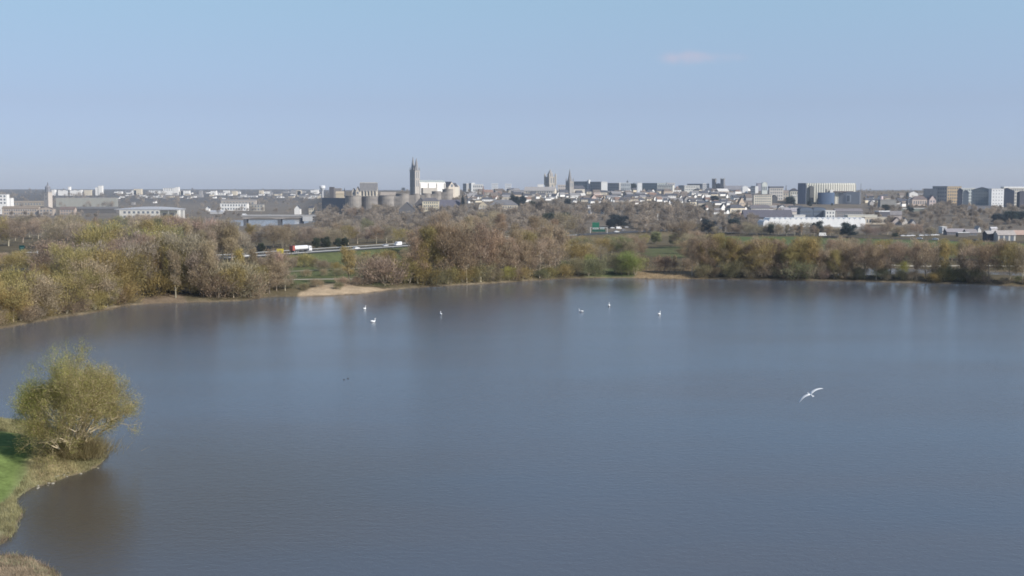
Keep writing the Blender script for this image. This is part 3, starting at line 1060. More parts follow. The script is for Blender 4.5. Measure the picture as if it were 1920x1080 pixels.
B('long pale-roofed monastery building at the foot of the square medieval tower', 983, 1044, 350.5, 363, Y=1830, rot=-14, split=.93, kind='gable', rise=6, wc=(0.66, 0.6, 0.5), rc=(0.37, 0.35, 0.335), win=(12, 1), name='monastery', cat='building')
B('small white flat block with parapet left of the square medieval tower', 1008, 1019, 345.5, 358, Y=1990, kind='flat', rise=.6, rc=WHITE, **sk)
B('beige roof terrace building between the square tower and the spire', 1046, 1062, 346.5, 358, Y=1980, kind='flat', rise=.6, wc=(0.55, 0.5, 0.46), rc=(0.6, 0.56, 0.5), win=(4, 2), **sk)
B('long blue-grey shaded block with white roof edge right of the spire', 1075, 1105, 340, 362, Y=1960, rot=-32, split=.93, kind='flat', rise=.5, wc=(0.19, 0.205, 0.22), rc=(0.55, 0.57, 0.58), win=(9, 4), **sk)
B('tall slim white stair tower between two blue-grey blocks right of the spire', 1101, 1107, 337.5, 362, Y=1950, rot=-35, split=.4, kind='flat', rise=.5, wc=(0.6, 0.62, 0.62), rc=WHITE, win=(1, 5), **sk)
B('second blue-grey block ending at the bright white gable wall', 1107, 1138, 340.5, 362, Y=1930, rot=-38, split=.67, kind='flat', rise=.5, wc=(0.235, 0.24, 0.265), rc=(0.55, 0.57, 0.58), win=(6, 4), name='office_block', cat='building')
B('bright blank white slab tower, largest white square on the central skyline', 1127, 1138.5, 341, 352.5, Y=1905, kind='flat', rise=.4, wc=(0.80, 0.80, 0.77), rc=WHITE, name='tower_block', cat='building', depth=6)
B('wide grey block with turquoise panel behind the dark skyline conifer', 1140, 1164, 343, 360, Y=2040, rot=-35, split=.85, kind='flat', rise=.5, wc=(0.24, 0.255, 0.28), rc=PALE, win=(7, 3), **sk)
B('pale low block with long white roof edge left of the skyline conifer', 1156, 1182, 342.5, 358, Y=2100, kind='flat', rise=.7, wc=(0.40, 0.43, 0.45), rc=(0.68, 0.7, 0.7), win=(7, 2), **sk)
B('white cube block right of the skyline conifer', 1194.5, 1203.5, 342.5, 355, Y=1930, kind='flat', rise=.4, wc=(0.74, 0.75, 0.75), rc=WHITE, name='tower_block', cat='building')
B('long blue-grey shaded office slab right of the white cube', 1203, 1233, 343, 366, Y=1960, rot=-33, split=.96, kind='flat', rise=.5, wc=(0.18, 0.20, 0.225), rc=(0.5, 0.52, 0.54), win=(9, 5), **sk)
B('white terraced apartment building stepping up right of the blue-grey slab', 1233, 1266, 347, 362, Y=1930, rot=-16, split=.85, kind='flat', rise=.5, wc=(0.58, 0.57, 0.52), rc=PALE, win=(8, 3), **sk)
B('white upper wing of the terraced apartment building, topped by a dark roof room', 1250, 1265, 342.5, 358, Y=1965, kind='flat', rise=.5, wc=(0.55, 0.53, 0.52), rc=PALE, win=(4, 3), **sk)
B('pale green-white rear wing behind the terraced apartment building', 1229, 1250, 343, 356, Y=2000, kind='flat', rise=.5, wc=(0.52, 0.56, 0.53), rc=PALE, win=(5, 2), **sk)
B('small dark grey block left of the long white balcony building', 1272, 1284, 347.5, 360, Y=1990, rot=-25, split=.85, kind='flat', rise=.4, wc=(0.2, 0.21, 0.235), rc=GREY, win=(3, 2), **sk)
B('long white balcony building left of the church with two bell towers', 1283, 1311, 347.5, 358, Y=1960, kind='flat', rise=.5, wc=(0.66, 0.65, 0.6), rc=WHITE, win=(8, 2), **sk)
B('dark slab block behind the long white balcony building', 1290, 1318, 344.5, 358, Y=2080, rot=-30, split=.96, kind='flat', rise=.5, wc=(0.2, 0.2, 0.215), rc=GREY, win=(7, 3), **sk)
B('white end tower with balconies beside the church with two bell towers', 1317, 1329, 344, 360, Y=2010, kind='flat', rise=.5, wc=(0.57, 0.57, 0.57), rc=WHITE, win=(3, 4), **sk)
B('long grey-roofed hall right of the church with two bell towers', 1358, 1394, 348.5, 364, Y=1960, kind='gable', rise=6, wc=(0.4, 0.38, 0.37), rc=(0.22, 0.22, 0.24), win=(8, 1), name='hall', cat='building')
B('white rounded storage tower on the skyline right of the bell towers', 1391.5, 1402, 349, 359, Y=1930, kind='barrel', rise=2.6, wc=(0.82, 0.82, 0.81), rc=(0.82, 0.82, 0.81), depth=9, name='storage_tower', cat='building')
B('grey block with white upper storey left of the white arched tower', 1408, 1426, 348.5, 362, Y=1900, rot=-25, split=.4, kind='flat', rise=.5, wc=(0.45, 0.46, 0.46), rc=GREY, win=(2, 3), **sk)
B('plain lilac-grey slab tower behind the white arched tower', 1419, 1429, 343.5, 358, Y=2060, kind='flat', rise=.4, wc=(0.33, 0.32, 0.37), rc=GREY, **sk)
B('slim white tower with an arched top left of the pleated theatre', 1428, 1438, 341.5, 360, Y=1880, kind='barrel', rise=4.4, depth=7, wc=(0.64, 0.67, 0.63), rc=(0.6, 0.62, 0.6), win=(3, 1), name='arched_tower', cat='building')
B('brown-balconied white apartment block with dark attic between arched tower and theatre', 1442, 1468, 349.5, 376, kind='flat', rise=2.2, wc=(0.58, 0.54, 0.49), rc=(0.15, 0.16, 0.19), win=(6, 4), name='apartment_block', cat='building')
B('stained cream apartment block with bright left edge below the arched tower', 1413, 1447, 364.5, 390, kind='flat', rise=.6, wc=(0.62, 0.57, 0.47), rc=(0.3, 0.28, 0.26), win=(8, 5), name='apartment_block', cat='building')
B('dark gable end attached right of the stained cream apartment block', 1447, 1457, 366, 388, kind='gable_front', rise=3, wc=(0.12, 0.12, 0.125), rc=DARK, name='house')
B('cream two-storey house with slate roof tight against the dark theatre tower', 1481, 1497, 353, 366, Y=1640, kind='hip', rise=4, wc=(0.62, 0.59, 0.50), win=(4, 1), name='house')
B('white house with blank wall below the slate-roofed one beside the theatre tower', 1486, 1497.5, 365.5, 382, kind='gable', rise=1.5, wc=(0.62, 0.62, 0.58), rc=(0.5, 0.5, 0.47), name='house')
B('beige tile-roofed house between the balconied block and the theatre', 1467, 1482, 357.5, 374, kind='gable', rise=3.2, wc=(0.5, 0.45, 0.38), rc=(0.25, 0.21, 0.185), win=(3, 2), name='house')

# --- theatre
def theatre():
    Y = 1560
    k = ppm(Y)
    c = at_dist(1555, 400, Y)
    zb = gz(c.x, Y) - 1
    z = lambda py, Yd=Y: at_dist(1555, py, Yd).z - zb
    X = lambda px, Yd=Y: at_dist(px, 400, Yd).x - c.x
    t = thing('theatre', 'large theatre with cream pleated hall, dark tower and blue-grey front box', 'theatre', (c.x, Y, zb))
    # pleated hall: zig-zag wall facing the camera
    Yd = Y + 18
    n = 44
    x0, x1 = X(1508, Yd), X(1604, Yd)
    front = []
    for i in range(n + 1):
        x = x0 + (x1 - x0) * i / n
        bul = -3.5 * math.sin(math.pi * i / n)
        front.append((x, 18 + bul + (.55 if i % 2 else 0)))
    poly = front + [(x1, 48), (x0, 48)]
    MB().prism_z(poly, -5, z(346, Yd)).build('pleated_hall', M['wall'], t, color=(0.60, 0.585, 0.51))
    top = [(x, y + .6) for x, y in front] + [(x1, 47), (x0, 47)]
    MB().prism_z([(x - (.02 * (x - (x0 + x1) / 2)), y) for x, y in top], z(346, Yd), z(343.3, Yd)).build('hall_parapet', M['wall'], t, color=(0.66, 0.65, 0.58))
    # arched dark slot
    w = (X(1524) - X(1517)) / 2
    xc = X(1520.5, Y + 13)
    prof = [(-w, z(385)), (w, z(385)), (w, z(352))] + [(w * math.cos(a), z(352) + 2.6 * math.sin(a)) for a in (R(30), R(60), R(90), R(120), R(150))] + [(-w, z(352))]
    MB().prism_y([(xc + a, b) for a, b in prof], 11.5, 17).build('arched_recess', M['wall'], t, color=(0.13, 0.13, 0.125))
    # dark tower at the left end
    def turned(x0p, x1p, yt, col, Yd, split, rot, name, yb=392):
        a = R(rot)
        T = (x1p - x0p) / ppm(Yd)
        wd, dd = split * T / math.cos(a), (1 - split) * T / math.sin(a)
        cx = X(x0p + (x1p - x0p) * split, Yd)
        e = Vector((-math.cos(a), math.sin(a)))
        f_ = Vector((math.sin(a), math.cos(a)))
        p = Vector((cx, Yd - Y))
        quad = [p + e * wd, p, p + f_ * dd, p + e * wd + f_ * dd]
        return MB().prism_z([tuple(q) for q in quad], -5, z(yt, Yd)).build(name, M['wall'], t, color=col)
    turned(1497, 1511, 343.3, (0.155, 0.175, 0.225), Y + 6, .93, 32, 'dark_tower')
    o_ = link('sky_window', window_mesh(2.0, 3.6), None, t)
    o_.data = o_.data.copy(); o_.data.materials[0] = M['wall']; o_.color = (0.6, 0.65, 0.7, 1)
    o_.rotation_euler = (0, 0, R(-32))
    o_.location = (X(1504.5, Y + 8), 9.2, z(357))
    # curved dark blue drum
    r = (X(1567) - X(1535)) / 2
    ax = X(1551, Y - 2)
    arc = [(ax + r * math.cos(a), -2 + 8 - r * .55 * math.sin(a)) for a in np.linspace(0, math.pi, 15)]
    MB().prism_z(arc[::-1], -5, z(361)).build('curved_front', M['wall'], t, color=(0.085, 0.125, 0.20))
    # blue-grey box with one tall window
    turned(1566, 1613, 359.5, (0.31, 0.325, 0.355), Y + 2, .97, 27, 'front_box')
    fw = link('tall_window_frame', MB().box(-3.2, 3.2, -.25, .1, 0, 10.6).mesh('tall_window_frame'), M['wall'], t, (0.5, 0.52, 0.55))
    fw.rotation_euler = (0, 0, R(-27))
    cx_ = X(1566 + 47 * .97, Y + 2)
    sd = (cx_ - X(1590, Y + 9)) / math.cos(R(27))
    fw.location = (cx_ - sd * math.cos(R(27)), 2 + sd * math.sin(R(27)), z(379.6))
    gw = link('pane', MB().box(-1.9, 1.9, -.5, -.2, 1.2, 9.4).mesh('pane'), M['glass'], fw)
    MB().box(X(1558), X(1604), 10, 17.5, z(360), z(358.3)).build('roof_edge', M['wall'], t, color=(0.16, 0.13, 0.13))
    MB().box(X(1566), X(1606), 12, 17.3, z(361.5), z(360)).build('roof_terrace', M['wall'], t, color=(0.66, 0.64, 0.56))
    MB().box(X(1558), X(1563.5), 6, 11, z(361), z(355.5)).build('roof_cabin', M['wall'], t, color=(0.75, 0.73, 0.66))
    MB().box(X(1549), X(1551), 4, 6, z(361), z(354.5)).build('vent_stack', M['wall'], t, color=(0.09, 0.09, 0.1))
    for px, yt in ((1613.2, 343), (1612.2, 356)):
        pass
    # plinth
    MB().box(X(1500), X(1616), -6, 18, -5, z(387.5)).build('plinth', M['wall'], t, color=(0.25, 0.235, 0.225))


theatre()


def mast(label, px, yt, yb, Y, r, c, cat='mast', name='mast', drum=None):
    p = at_dist(px, yb, Y)
    zb = min(p.z, gz(p.x, Y))
    t = thing(name, label, cat, (p.x, Y, zb))
    h = at_dist(px, yt, Y).z - zb
    MB().tube([(0, 0, -1), (0, 0, h * .6), (0, 0, h)], [r, r * .8, r * .35], 8).build('pole', M['metal'], t, color=c)
    if drum:
        MB().lathe([(drum[0], h - drum[1]), (drum[0], h)], 12).build('drum', M['metal'], t, color=drum[2])
    else:
        MB().box(-r * 3, r * 3, -.06, .06, h * .93, h * .93 + .12).build('crossarm', M['metal'], t, color=c)
    return t


mast('thin dark mast rising at the right end of the theatre', 1613.3, 343, 390, 1545, .55, (0.22, 0.22, 0.24))
mast('white-topped pole with a pink-white sign drum right of the theatre', 1651.8, 368, 392, 1480, .35, (0.5, 0.48, 0.47), drum=(2.3, 6.2, (0.66, 0.55, 0.55)))
mast('slim red-brown brick chimney right of the long white nave', 906, 348.5, 376, 1800, 1.5, (0.24, 0.16, 0.14), 'chimney', 'chimney')
mast('slender dark antenna pole on the skyline left of the theatre', 1473.7, 347, 362, 1800, .9, (0.15, 0.16, 0.19))
mast('pale lamp mast standing among the trees right of the gantry sign', 1233, 400, 414, 1210, .55, (0.7, 0.68, 0.63))


def water_tower(label, px0, px1, yt, yb, Y, wc):
    k = ppm(Y)
    p = at_dist((px0 + px1) / 2, yb, Y)
    zb = min(gz(p.x, Y), p.z)
    t = thing('water_tower', label, 'water tower', (p.x, Y, zb))
    r = (px1 - px0) / 2 / k
    h = at_dist(960, yt, Y).z - zb
    hs = h - 1.7 * r
    MB().lathe([(r * .42, -3), (r * .36, hs)], 14).build('stem', M['wall'], t, color=(0.4, 0.4, 0.4))
    MB().lathe([(r * .4, hs - .01), (r, h - r * .8), (r, h - r * .15), (r * .8, h)], 18).build('tank', M['wall'], t, color=wc)
    return t


water_tower('white round water tower on the horizon just left of the castle', 599, 610, 348, 362, 2500, (0.72, 0.73, 0.74))

# --- mid-slope landmark houses below castle and cathedral
B('long white house with grey roof in front of the castle wall', 747, 781, 375, 388, kind='gable', rise=2.6, wc=(0.68, 0.69, 0.70), rc=(0.28, 0.27, 0.26), win=(9, 1), name='house')
B('big dark slate-roofed barn in front of the long white house', 748, 778, 379, 395, Y=1400, kind='gable_front', rise=9, wc=(0.15, 0.145, 0.145), rc=(0.12, 0.118, 0.12), depth=14, name='barn', cat='barn')
B('cream mansion with three rows of windows under a dark roof', 792, 823, 371, 395, kind='hip', rise=4.2, wc=(0.70, 0.63, 0.46), rc=(0.13, 0.125, 0.135), win=(7, 3), name='mansion', cat='house')
B('steep dark slate roof house left of the cream mansion', 778, 800, 371, 390, Y=1480, kind='gable_front', rise=8, wc=(0.13, 0.125, 0.13), rc=(0.12, 0.12, 0.13), name='house')
B('long violet-grey slate roof right of the cream mansion', 824, 862, 375, 392, kind='gable', rise=8.5, depth=16, wc=(0.17, 0.14, 0.145), rc=(0.125, 0.12, 0.145), name='house')
B('white gable end peeping out at the left of dark trees below the castle', 708, 716, 388, 402, kind='gable_front', rise=2, wc=(0.6, 0.6, 0.6), rc=SLATE, name='house')
B('tan stone house with gable left of the long cream school building', 898, 915, 377, 392, kind='gable_front', rise=5, wc=(0.55, 0.48, 0.36), rc=(0.16, 0.15, 0.16), win=(3, 2), name='house')
B('long cream school building with arched windows and wide slate roof', 918, 971, 375, 399, kind='hip', rise=6, wc=(0.66, 0.58, 0.45), rc=(0.17, 0.168, 0.175), win=(11, 2), depth=16, name='school', cat='building')
B('white porch pavilion on columns in front of the tan stone house', 898, 912, 390, 400, kind='flat', rise=.4, wc=(0.6, 0.58, 0.53), rc=WHITE, win=(4, 1), name='pavilion', cat='building', depth=4)

# --- far right apartments
ap = dict(name='apartment_block', cat='building')
B('grey curved apartment block on the right skyline beside the tan one', 1752, 1775, 349, 386, rot=-30, split=.99, kind='flat', rise=.8, wc=(0.225, 0.215, 0.22), rc=GREY, win=(6, 5), **ap)
B('tan and ochre apartment block on the right skyline, two-coloured front', 1774, 1801, 349, 381, rot=0, kind='flat', rise=.8, wc=(0.55, 0.42, 0.265), rc=(0.5, 0.44, 0.36), win=(6, 5), depth=12, **ap)
B('lower grey apartment wing stepping down left of the curved grey block', 1735, 1756, 354, 386, rot=-30, split=.97, kind='gable', rise=5, wc=(0.27, 0.27, 0.285), rc=(0.24, 0.25, 0.27), win=(5, 4), **ap)
B('dark tower with rounded top, left one of a pair, right of the tan block', 1795.5, 1804.5, 354, 396, rot=-26, split=.9, kind='barrel', rise=3.6, wc=(0.085, 0.09, 0.11), rc=(0.1, 0.105, 0.12), name='arched_tower', cat='building')
B('blue-grey tower with rounded top, right one of a pair beside the pale slab', 1806, 1815.5, 357, 394, rot=-26, split=.93, kind='barrel', rise=3.6, wc=(0.17, 0.185, 0.20), rc=(0.2, 0.21, 0.23), name='arched_tower', cat='building')
B('pale grey-green apartment slab behind the pair of round-topped towers', 1801, 1827, 352.5, 382, Y=1560, kind='flat', rise=.6, wc=(0.57, 0.60, 0.57), rc=WHITE, win=(6, 5), depth=9, **ap)
B('wide slate-blue apartment block with shallow gable left of the brilliant white facade', 1827, 1860, 351, 391, rot=-27, split=.985, kind='gable_front', rise=3.6, wc=(0.19, 0.205, 0.245), rc=(0.15, 0.165, 0.2), win=(7, 6), ww=1.2, wh=1.3, **ap)
B('brilliant white sunlit facade between the slate-blue and the dark block', 1858, 1881, 353.5, 391, Y=1450, kind='flat', rise=.4, wc=(0.80, 0.80, 0.79), rc=WHITE, win=(4, 6), ww=1.0, wh=1.1, **ap)
B('dark slate-grey block with slanted roof near the right edge', 1877, 1901, 352.5, 388, rot=-27, split=.985, kind='gable_front', rise=4.0, wc=(0.105, 0.11, 0.135), rc=(0.09, 0.095, 0.115), win=(4, 6), ww=1.0, wh=1.3, **ap)
B('cream ribbed apartment slab with white roof line by the right edge', 1881, 1934, 350, 384, Y=1530, kind='flat', rise=1.8, wc=(0.58, 0.55, 0.48), rc=(0.82, 0.82, 0.8), win=(14, 5), depth=10, **ap)
B('dark round-topped block cut by the right edge of the photo', 1911, 1930, 358.5, 388, Y=1480, kind='barrel', rise=3.2, wc=(0.095, 0.095, 0.115), rc=(0.1, 0.1, 0.12), depth=9, name='arched_tower', cat='building')
B('low dark podium with white sills in front of the slate-blue block', 1812, 1864, 386, 394, kind='flat', rise=.5, wc=(0.18, 0.175, 0.19), rc=(0.28, 0.27, 0.28), win=(10, 1), depth=6, name='podium', cat='building')
B('white gabled villa on the hillside left of the tan skyline block', 1704, 1720, 358.5, 371, kind='gable_front', rise=3, wc=(0.76, 0.75, 0.72), rc=(0.3, 0.28, 0.27), name='house')
B('wide pinkish house with dark roof below the white gabled villa', 1710, 1738, 367.5, 386, kind='hip', rise=4.4, wc=(0.60, 0.50, 0.43), rc=(0.17, 0.14, 0.135), win=(6, 1), name='house')
B('pink gable house with white peak right of the wide pinkish house', 1742, 1754, 366.5, 388, kind='gable_front', rise=5.2, wc=(0.62, 0.52, 0.49), rc=(0.18, 0.14, 0.14), win=(2, 2), name='house')
B('grey retaining wall building with curved ramp below the hillside villas', 1650, 1680, 374, 392, kind='flat', rise=.5, wc=(0.27, 0.265, 0.25), rc=(0.3, 0.29, 0.28), depth=10, name='garage_building', cat='building')
B('long pale low roof over a green band right of the theatre pole', 1688, 1738, 390.5, 396, kind='flat', rise=.5, wc=(0.2, 0.22, 0.19), rc=(0.7, 0.7, 0.67), depth=6, name='shed', cat='shed')

# --- middle right: works, sheds and white-roofed things
B('long dark slate workshop roof with skylight ribs left of the white vaulted greenhouse', 1396, 1487, 395.5, 411, kind='gable', rise=7.5, depth=20, wc=(0.12, 0.115, 0.12), rc=(0.115, 0.11, 0.13), win=(14, 1), name='workshop', cat='building')
B('white-walled low house row with dark roof above the slate workshop', 1408, 1443, 385, 399, kind='gable', rise=3.5, wc=(0.72, 0.69, 0.64), rc=(0.15, 0.14, 0.15), win=(8, 1), name='house')
B('bright white gable house right above the slate workshop', 1460, 1474, 384.5, 395, kind='gable_front', rise=3, wc=(0.78, 0.76, 0.73), rc=(0.2, 0.19, 0.19), name='house')
B('pale low house with lilac-white roof left of the glass office rows', 1472, 1500, 391, 402, kind='gable', rise=3.4, wc=(0.66, 0.6, 0.54), rc=(0.33, 0.31, 0.33), name='house')
B('white box loading shed behind the left part of the white vaulted greenhouse', 1489, 1510, 403, 413, kind='flat', rise=.5, wc=(0.74, 0.72, 0.68), rc=WHITE, name='shed', cat='shed')
B('blue glass office row, left half, under curved dark roof below the theatre', 1500, 1524, 389, 408, kind='barrel', rise=2.2, wc=(0.13, 0.16, 0.21), rc=(0.08, 0.095, 0.12), win=(8, 2), depth=14, **sk)
B('blue glass office row, right half, next to the white gridded block', 1525, 1548, 389, 408, kind='barrel', rise=2.2, wc=(0.13, 0.16, 0.21), rc=(0.08, 0.095, 0.12), win=(8, 2), depth=14, **sk)
B('white apartment block with a grid of six dark windows below the theatre', 1548, 1566, 394.5, 409, kind='flat', rise=.6, wc=(0.78, 0.77, 0.73), rc=WHITE, win=(3, 2), depth=10, **ap)
B('long grey-violet stone building below the theatre box', 1567, 1618, 391.5, 408, kind='gable', rise=3, wc=(0.27, 0.255, 0.25), rc=(0.2, 0.185, 0.19), win=(12, 2), depth=12, name='stone_building', cat='building')
B('cream flat workshop right above the end of the white vaulted greenhouse', 1590, 1645, 403, 417, kind='flat', rise=.6, wc=(0.68, 0.64, 0.53), rc=(0.7, 0.68, 0.6), win=(9, 1), depth=14, name='workshop', cat='building')
B('low cream annex right of the vaulted greenhouse', 1622, 1663, 407, 421, kind='flat', rise=.5, wc=(0.60, 0.53, 0.42), rc=(0.62, 0.57, 0.48), win=(7, 1), depth=10, name='annex', cat='building')
B('pinkish house with bright white roof plane right of the cream workshop', 1671, 1693, 396, 419, rot=-14, split=.9, kind='gable', rise=3.5, wc=(0.66, 0.56, 0.5), rc=(0.28, 0.26, 0.26), name='house')
B('blue-grey shed under a white roof beside the pinkish house', 1648, 1674, 395.5, 411, kind='flat', rise=.9, wc=(0.14, 0.14, 0.16), rc=(0.84, 0.84, 0.83), depth=14, name='shed', cat='shed')
B('white gable cottage with slanted dark roof below the pinkish house', 1673, 1692, 409.5, 421, kind='gable_front', rise=5, wc=(0.5, 0.44, 0.4), rc=(0.15, 0.11, 0.11), name='house')
B('pale pointed gable cottage right of the pinkish house', 1692, 1705, 410, 422, kind='gable_front', rise=5, wc=(0.62, 0.58, 0.52), rc=(0.22, 0.2, 0.19), name='house')
B('small pale leaning gable cottage, farther right among bare trees', 1708, 1719, 413, 424, kind='gable_front', rise=4, wc=(0.48, 0.46, 0.44), rc=(0.22, 0.2, 0.19), name='house')
B('white farmhouse with dark arched openings near the right edge by the field road', 1873, 1906, 433, 452, kind='gable', rise=3, wc=(0.60, 0.57, 0.51), rc=(0.40, 0.36, 0.33), win=(3, 1), ww=2.6, wh=4.2, depth=9, name='farmhouse', cat='house')
B('dark open barn left of the white farmhouse', 1853, 1871, 433.5, 451, kind='gable', rise=2, wc=(0.085, 0.08, 0.08), rc=(0.42, 0.4, 0.38), name='barn', cat='barn')
B('brick-red roofed house cut by the right edge beside the white farmhouse', 1907, 1935, 432.5, 451, kind='gable', rise=3, wc=(0.15, 0.13, 0.1), rc=(0.44, 0.32, 0.26), name='house')
B('tall white garden house with two windows left of the farm buildings', 1768, 1776, 425, 438, kind='flat', rise=.4, wc=(0.72, 0.7, 0.67), rc=WHITE, win=(1, 2), name='house')
B('low grey house row with pale roofs right of the tall white garden house', 1777, 1812, 429.5, 441, kind='gable', rise=2.5, wc=(0.2, 0.19, 0.2), rc=(0.30, 0.28, 0.29), win=(7, 1), name='house')
B('white flat-roofed shed above the dark gate left of the open barn', 1798, 1818, 435.5, 444, kind='flat', rise=.5, wc=(0.16, 0.15, 0.14), rc=(0.74, 0.74, 0.72), depth=5, name='shed', cat='shed')
B('white upright gable house between the shed and the barn', 1835, 1841, 424.5, 436, kind='gable_front', rise=2.5, wc=(0.74, 0.72, 0.68), rc=(0.4, 0.38, 0.37), name='house')
B('white caravan-like cabin standing high behind the open barn', 1860, 1871, 427, 433, kind='gable', rise=1.2, wc=(0.72, 0.68, 0.66), rc=(0.62, 0.6, 0.6), depth=5, name='cabin', cat='cabin')
B('grey-roofed house right of the low house row by the field road', 1814, 1834, 430.5, 442, kind='gable', rise=2.8, wc=(0.21, 0.2, 0.19), rc=(0.26, 0.24, 0.24), win=(3, 1), name='house')


def greenhouse():
    Y = 1092
    k = ppm(Y)
    n = 19
    x0, x1 = at_dist(1432, 420, Y).x, at_dist(1622, 420, Y).x
    w = (x1 - x0) / n
    zt, zb = at_dist(960, 408.3, Y).z, gz((x0 + x1) / 2, Y)
    t = thing('vaulted_greenhouse', 'long row of brilliant white vaulted greenhouse roofs beyond the hedge', 'greenhouse', ((x0 + x1) / 2, Y, zb), R(0))
    h = zt - zb
    dy = 26
    for i in range(n):
        cx = x0 + (i + .5) * w - (x0 + x1) / 2
        hh = h if i > 0 else h * .8
        prof = [(cx + w * .56 * math.cos(math.pi * j / 10), hh * .66 + hh * .34 * math.sin(math.pi * j / 10)) for j in range(11)]
        pr = [(cx + w * .56, -2)] + prof + [(cx - w * .56, -2)]
        MB().prism_y(pr[::-1], -.02 * i, dy - .013 * i).build('vault', M['wall'], t, color=(0.86, 0.855, 0.83), smooth=False)
    MB().box(-(x1 - x0) / 2 - .5, (x1 - x0) / 2 + .5, -1.6, -1.0, -2, h * .24).build('front_wall', M['wall'], t, color=(0.36, 0.345, 0.32))


greenhouse()

# ------------------------------------------------------------------ small houses on the slopes
CITY_MARKS = [(90, 360, 'the domed tower'), (160, 380, 'the long grey hall'), (285, 400, 'the lens-roofed building'), (440, 385, 'the white riverside apartment block'), (560, 392, 'the tall gabled house'),
              (604, 354, 'the white water tower'), (690, 385, 'the castle towers'), (775, 340, 'the cathedral spires'), (808, 385, 'the cream mansion'), (843, 350, 'the cathedral transept'), (943, 388, 'the long cream school'), (1032, 340, 'the square medieval tower'),
              (1068, 340, 'the dark church spire'), (1132, 346, 'the blank white slab tower'), (1177, 346, 'the skyline conifer'), (1199, 348, 'the white cube block'), (1250, 352, 'the terraced apartment building'), (1297, 352, 'the white balcony building'),
              (1345, 346, 'the two bell towers'), (1397, 353, 'the white storage tower'), (1430, 376, 'the stained cream block'), (1455, 362, 'the brown-balconied block'), (1505, 362, 'the dark theatre tower'), (1590, 372, 'the theatre front box'), (1530, 416, 'the vaulted greenhouse'),
              (1652, 380, 'the pink-white sign drum'), (1682, 408, 'the pinkish house'), (1724, 376, 'the pinkish hillside house'), (1788, 365, 'the tan apartment block'), (1843, 370, 'the slate-blue apartment block'), (1890, 442, 'the white farmhouse')]


def place_phrase(px, py, marks):
    best = min(marks, key=lambda m: (m[0] - px) ** 2 + (2.0 * (m[1] - py)) ** 2)
    dx, dy = px - best[0], py - best[1]
    if abs(dx) > 1.3 * abs(dy) or abs(dy) < 4:
        rel = 'left of' if dx < 0 else 'right of'
    else:
        rel = 'below' if dy > 0 else 'beyond'
    return f'{rel} {best[2]}'


PENDING = {}       # draft label -> [(px, object)]


def pend(label, px, o):
    PENDING.setdefault(label, []).append((px, o))


def house(x0, x1, yt, yb, wc, wname, kind='gable', rc=SLATE, rname='dark', win=None, Y=None, rot=None):
    if rot is None:
        rot = 20 + (x0 * 7.3) % 16
    px, py = (x0 + x1) / 2, yb
    rise = {'gable': .42, 'gable_front': .45, 'hip': .4, 'flat': .08}[kind] * max(2.5, (yb - yt) / ppm(Y or ground_hit(px, yb).y))
    t = bld('', x0, x1, yt, yb, Y=Y, kind=kind, rise=rise, wc=wc, rc=rc, win=win, depth=random.uniform(7, 11), rot=rot, split=.80, group='small houses of the town')
    shape = {'gable': 'house', 'gable_front': 'gable-fronted house', 'hip': 'hip-roofed house', 'flat': 'flat-roofed house'}[kind]
    size = 'wide ' if x1 - x0 > 16 else ''
    pend(f'{size}{wname} {shape} with {rname} roof {place_phrase(px, py, CITY_MARKS)}', px, t)
    return t


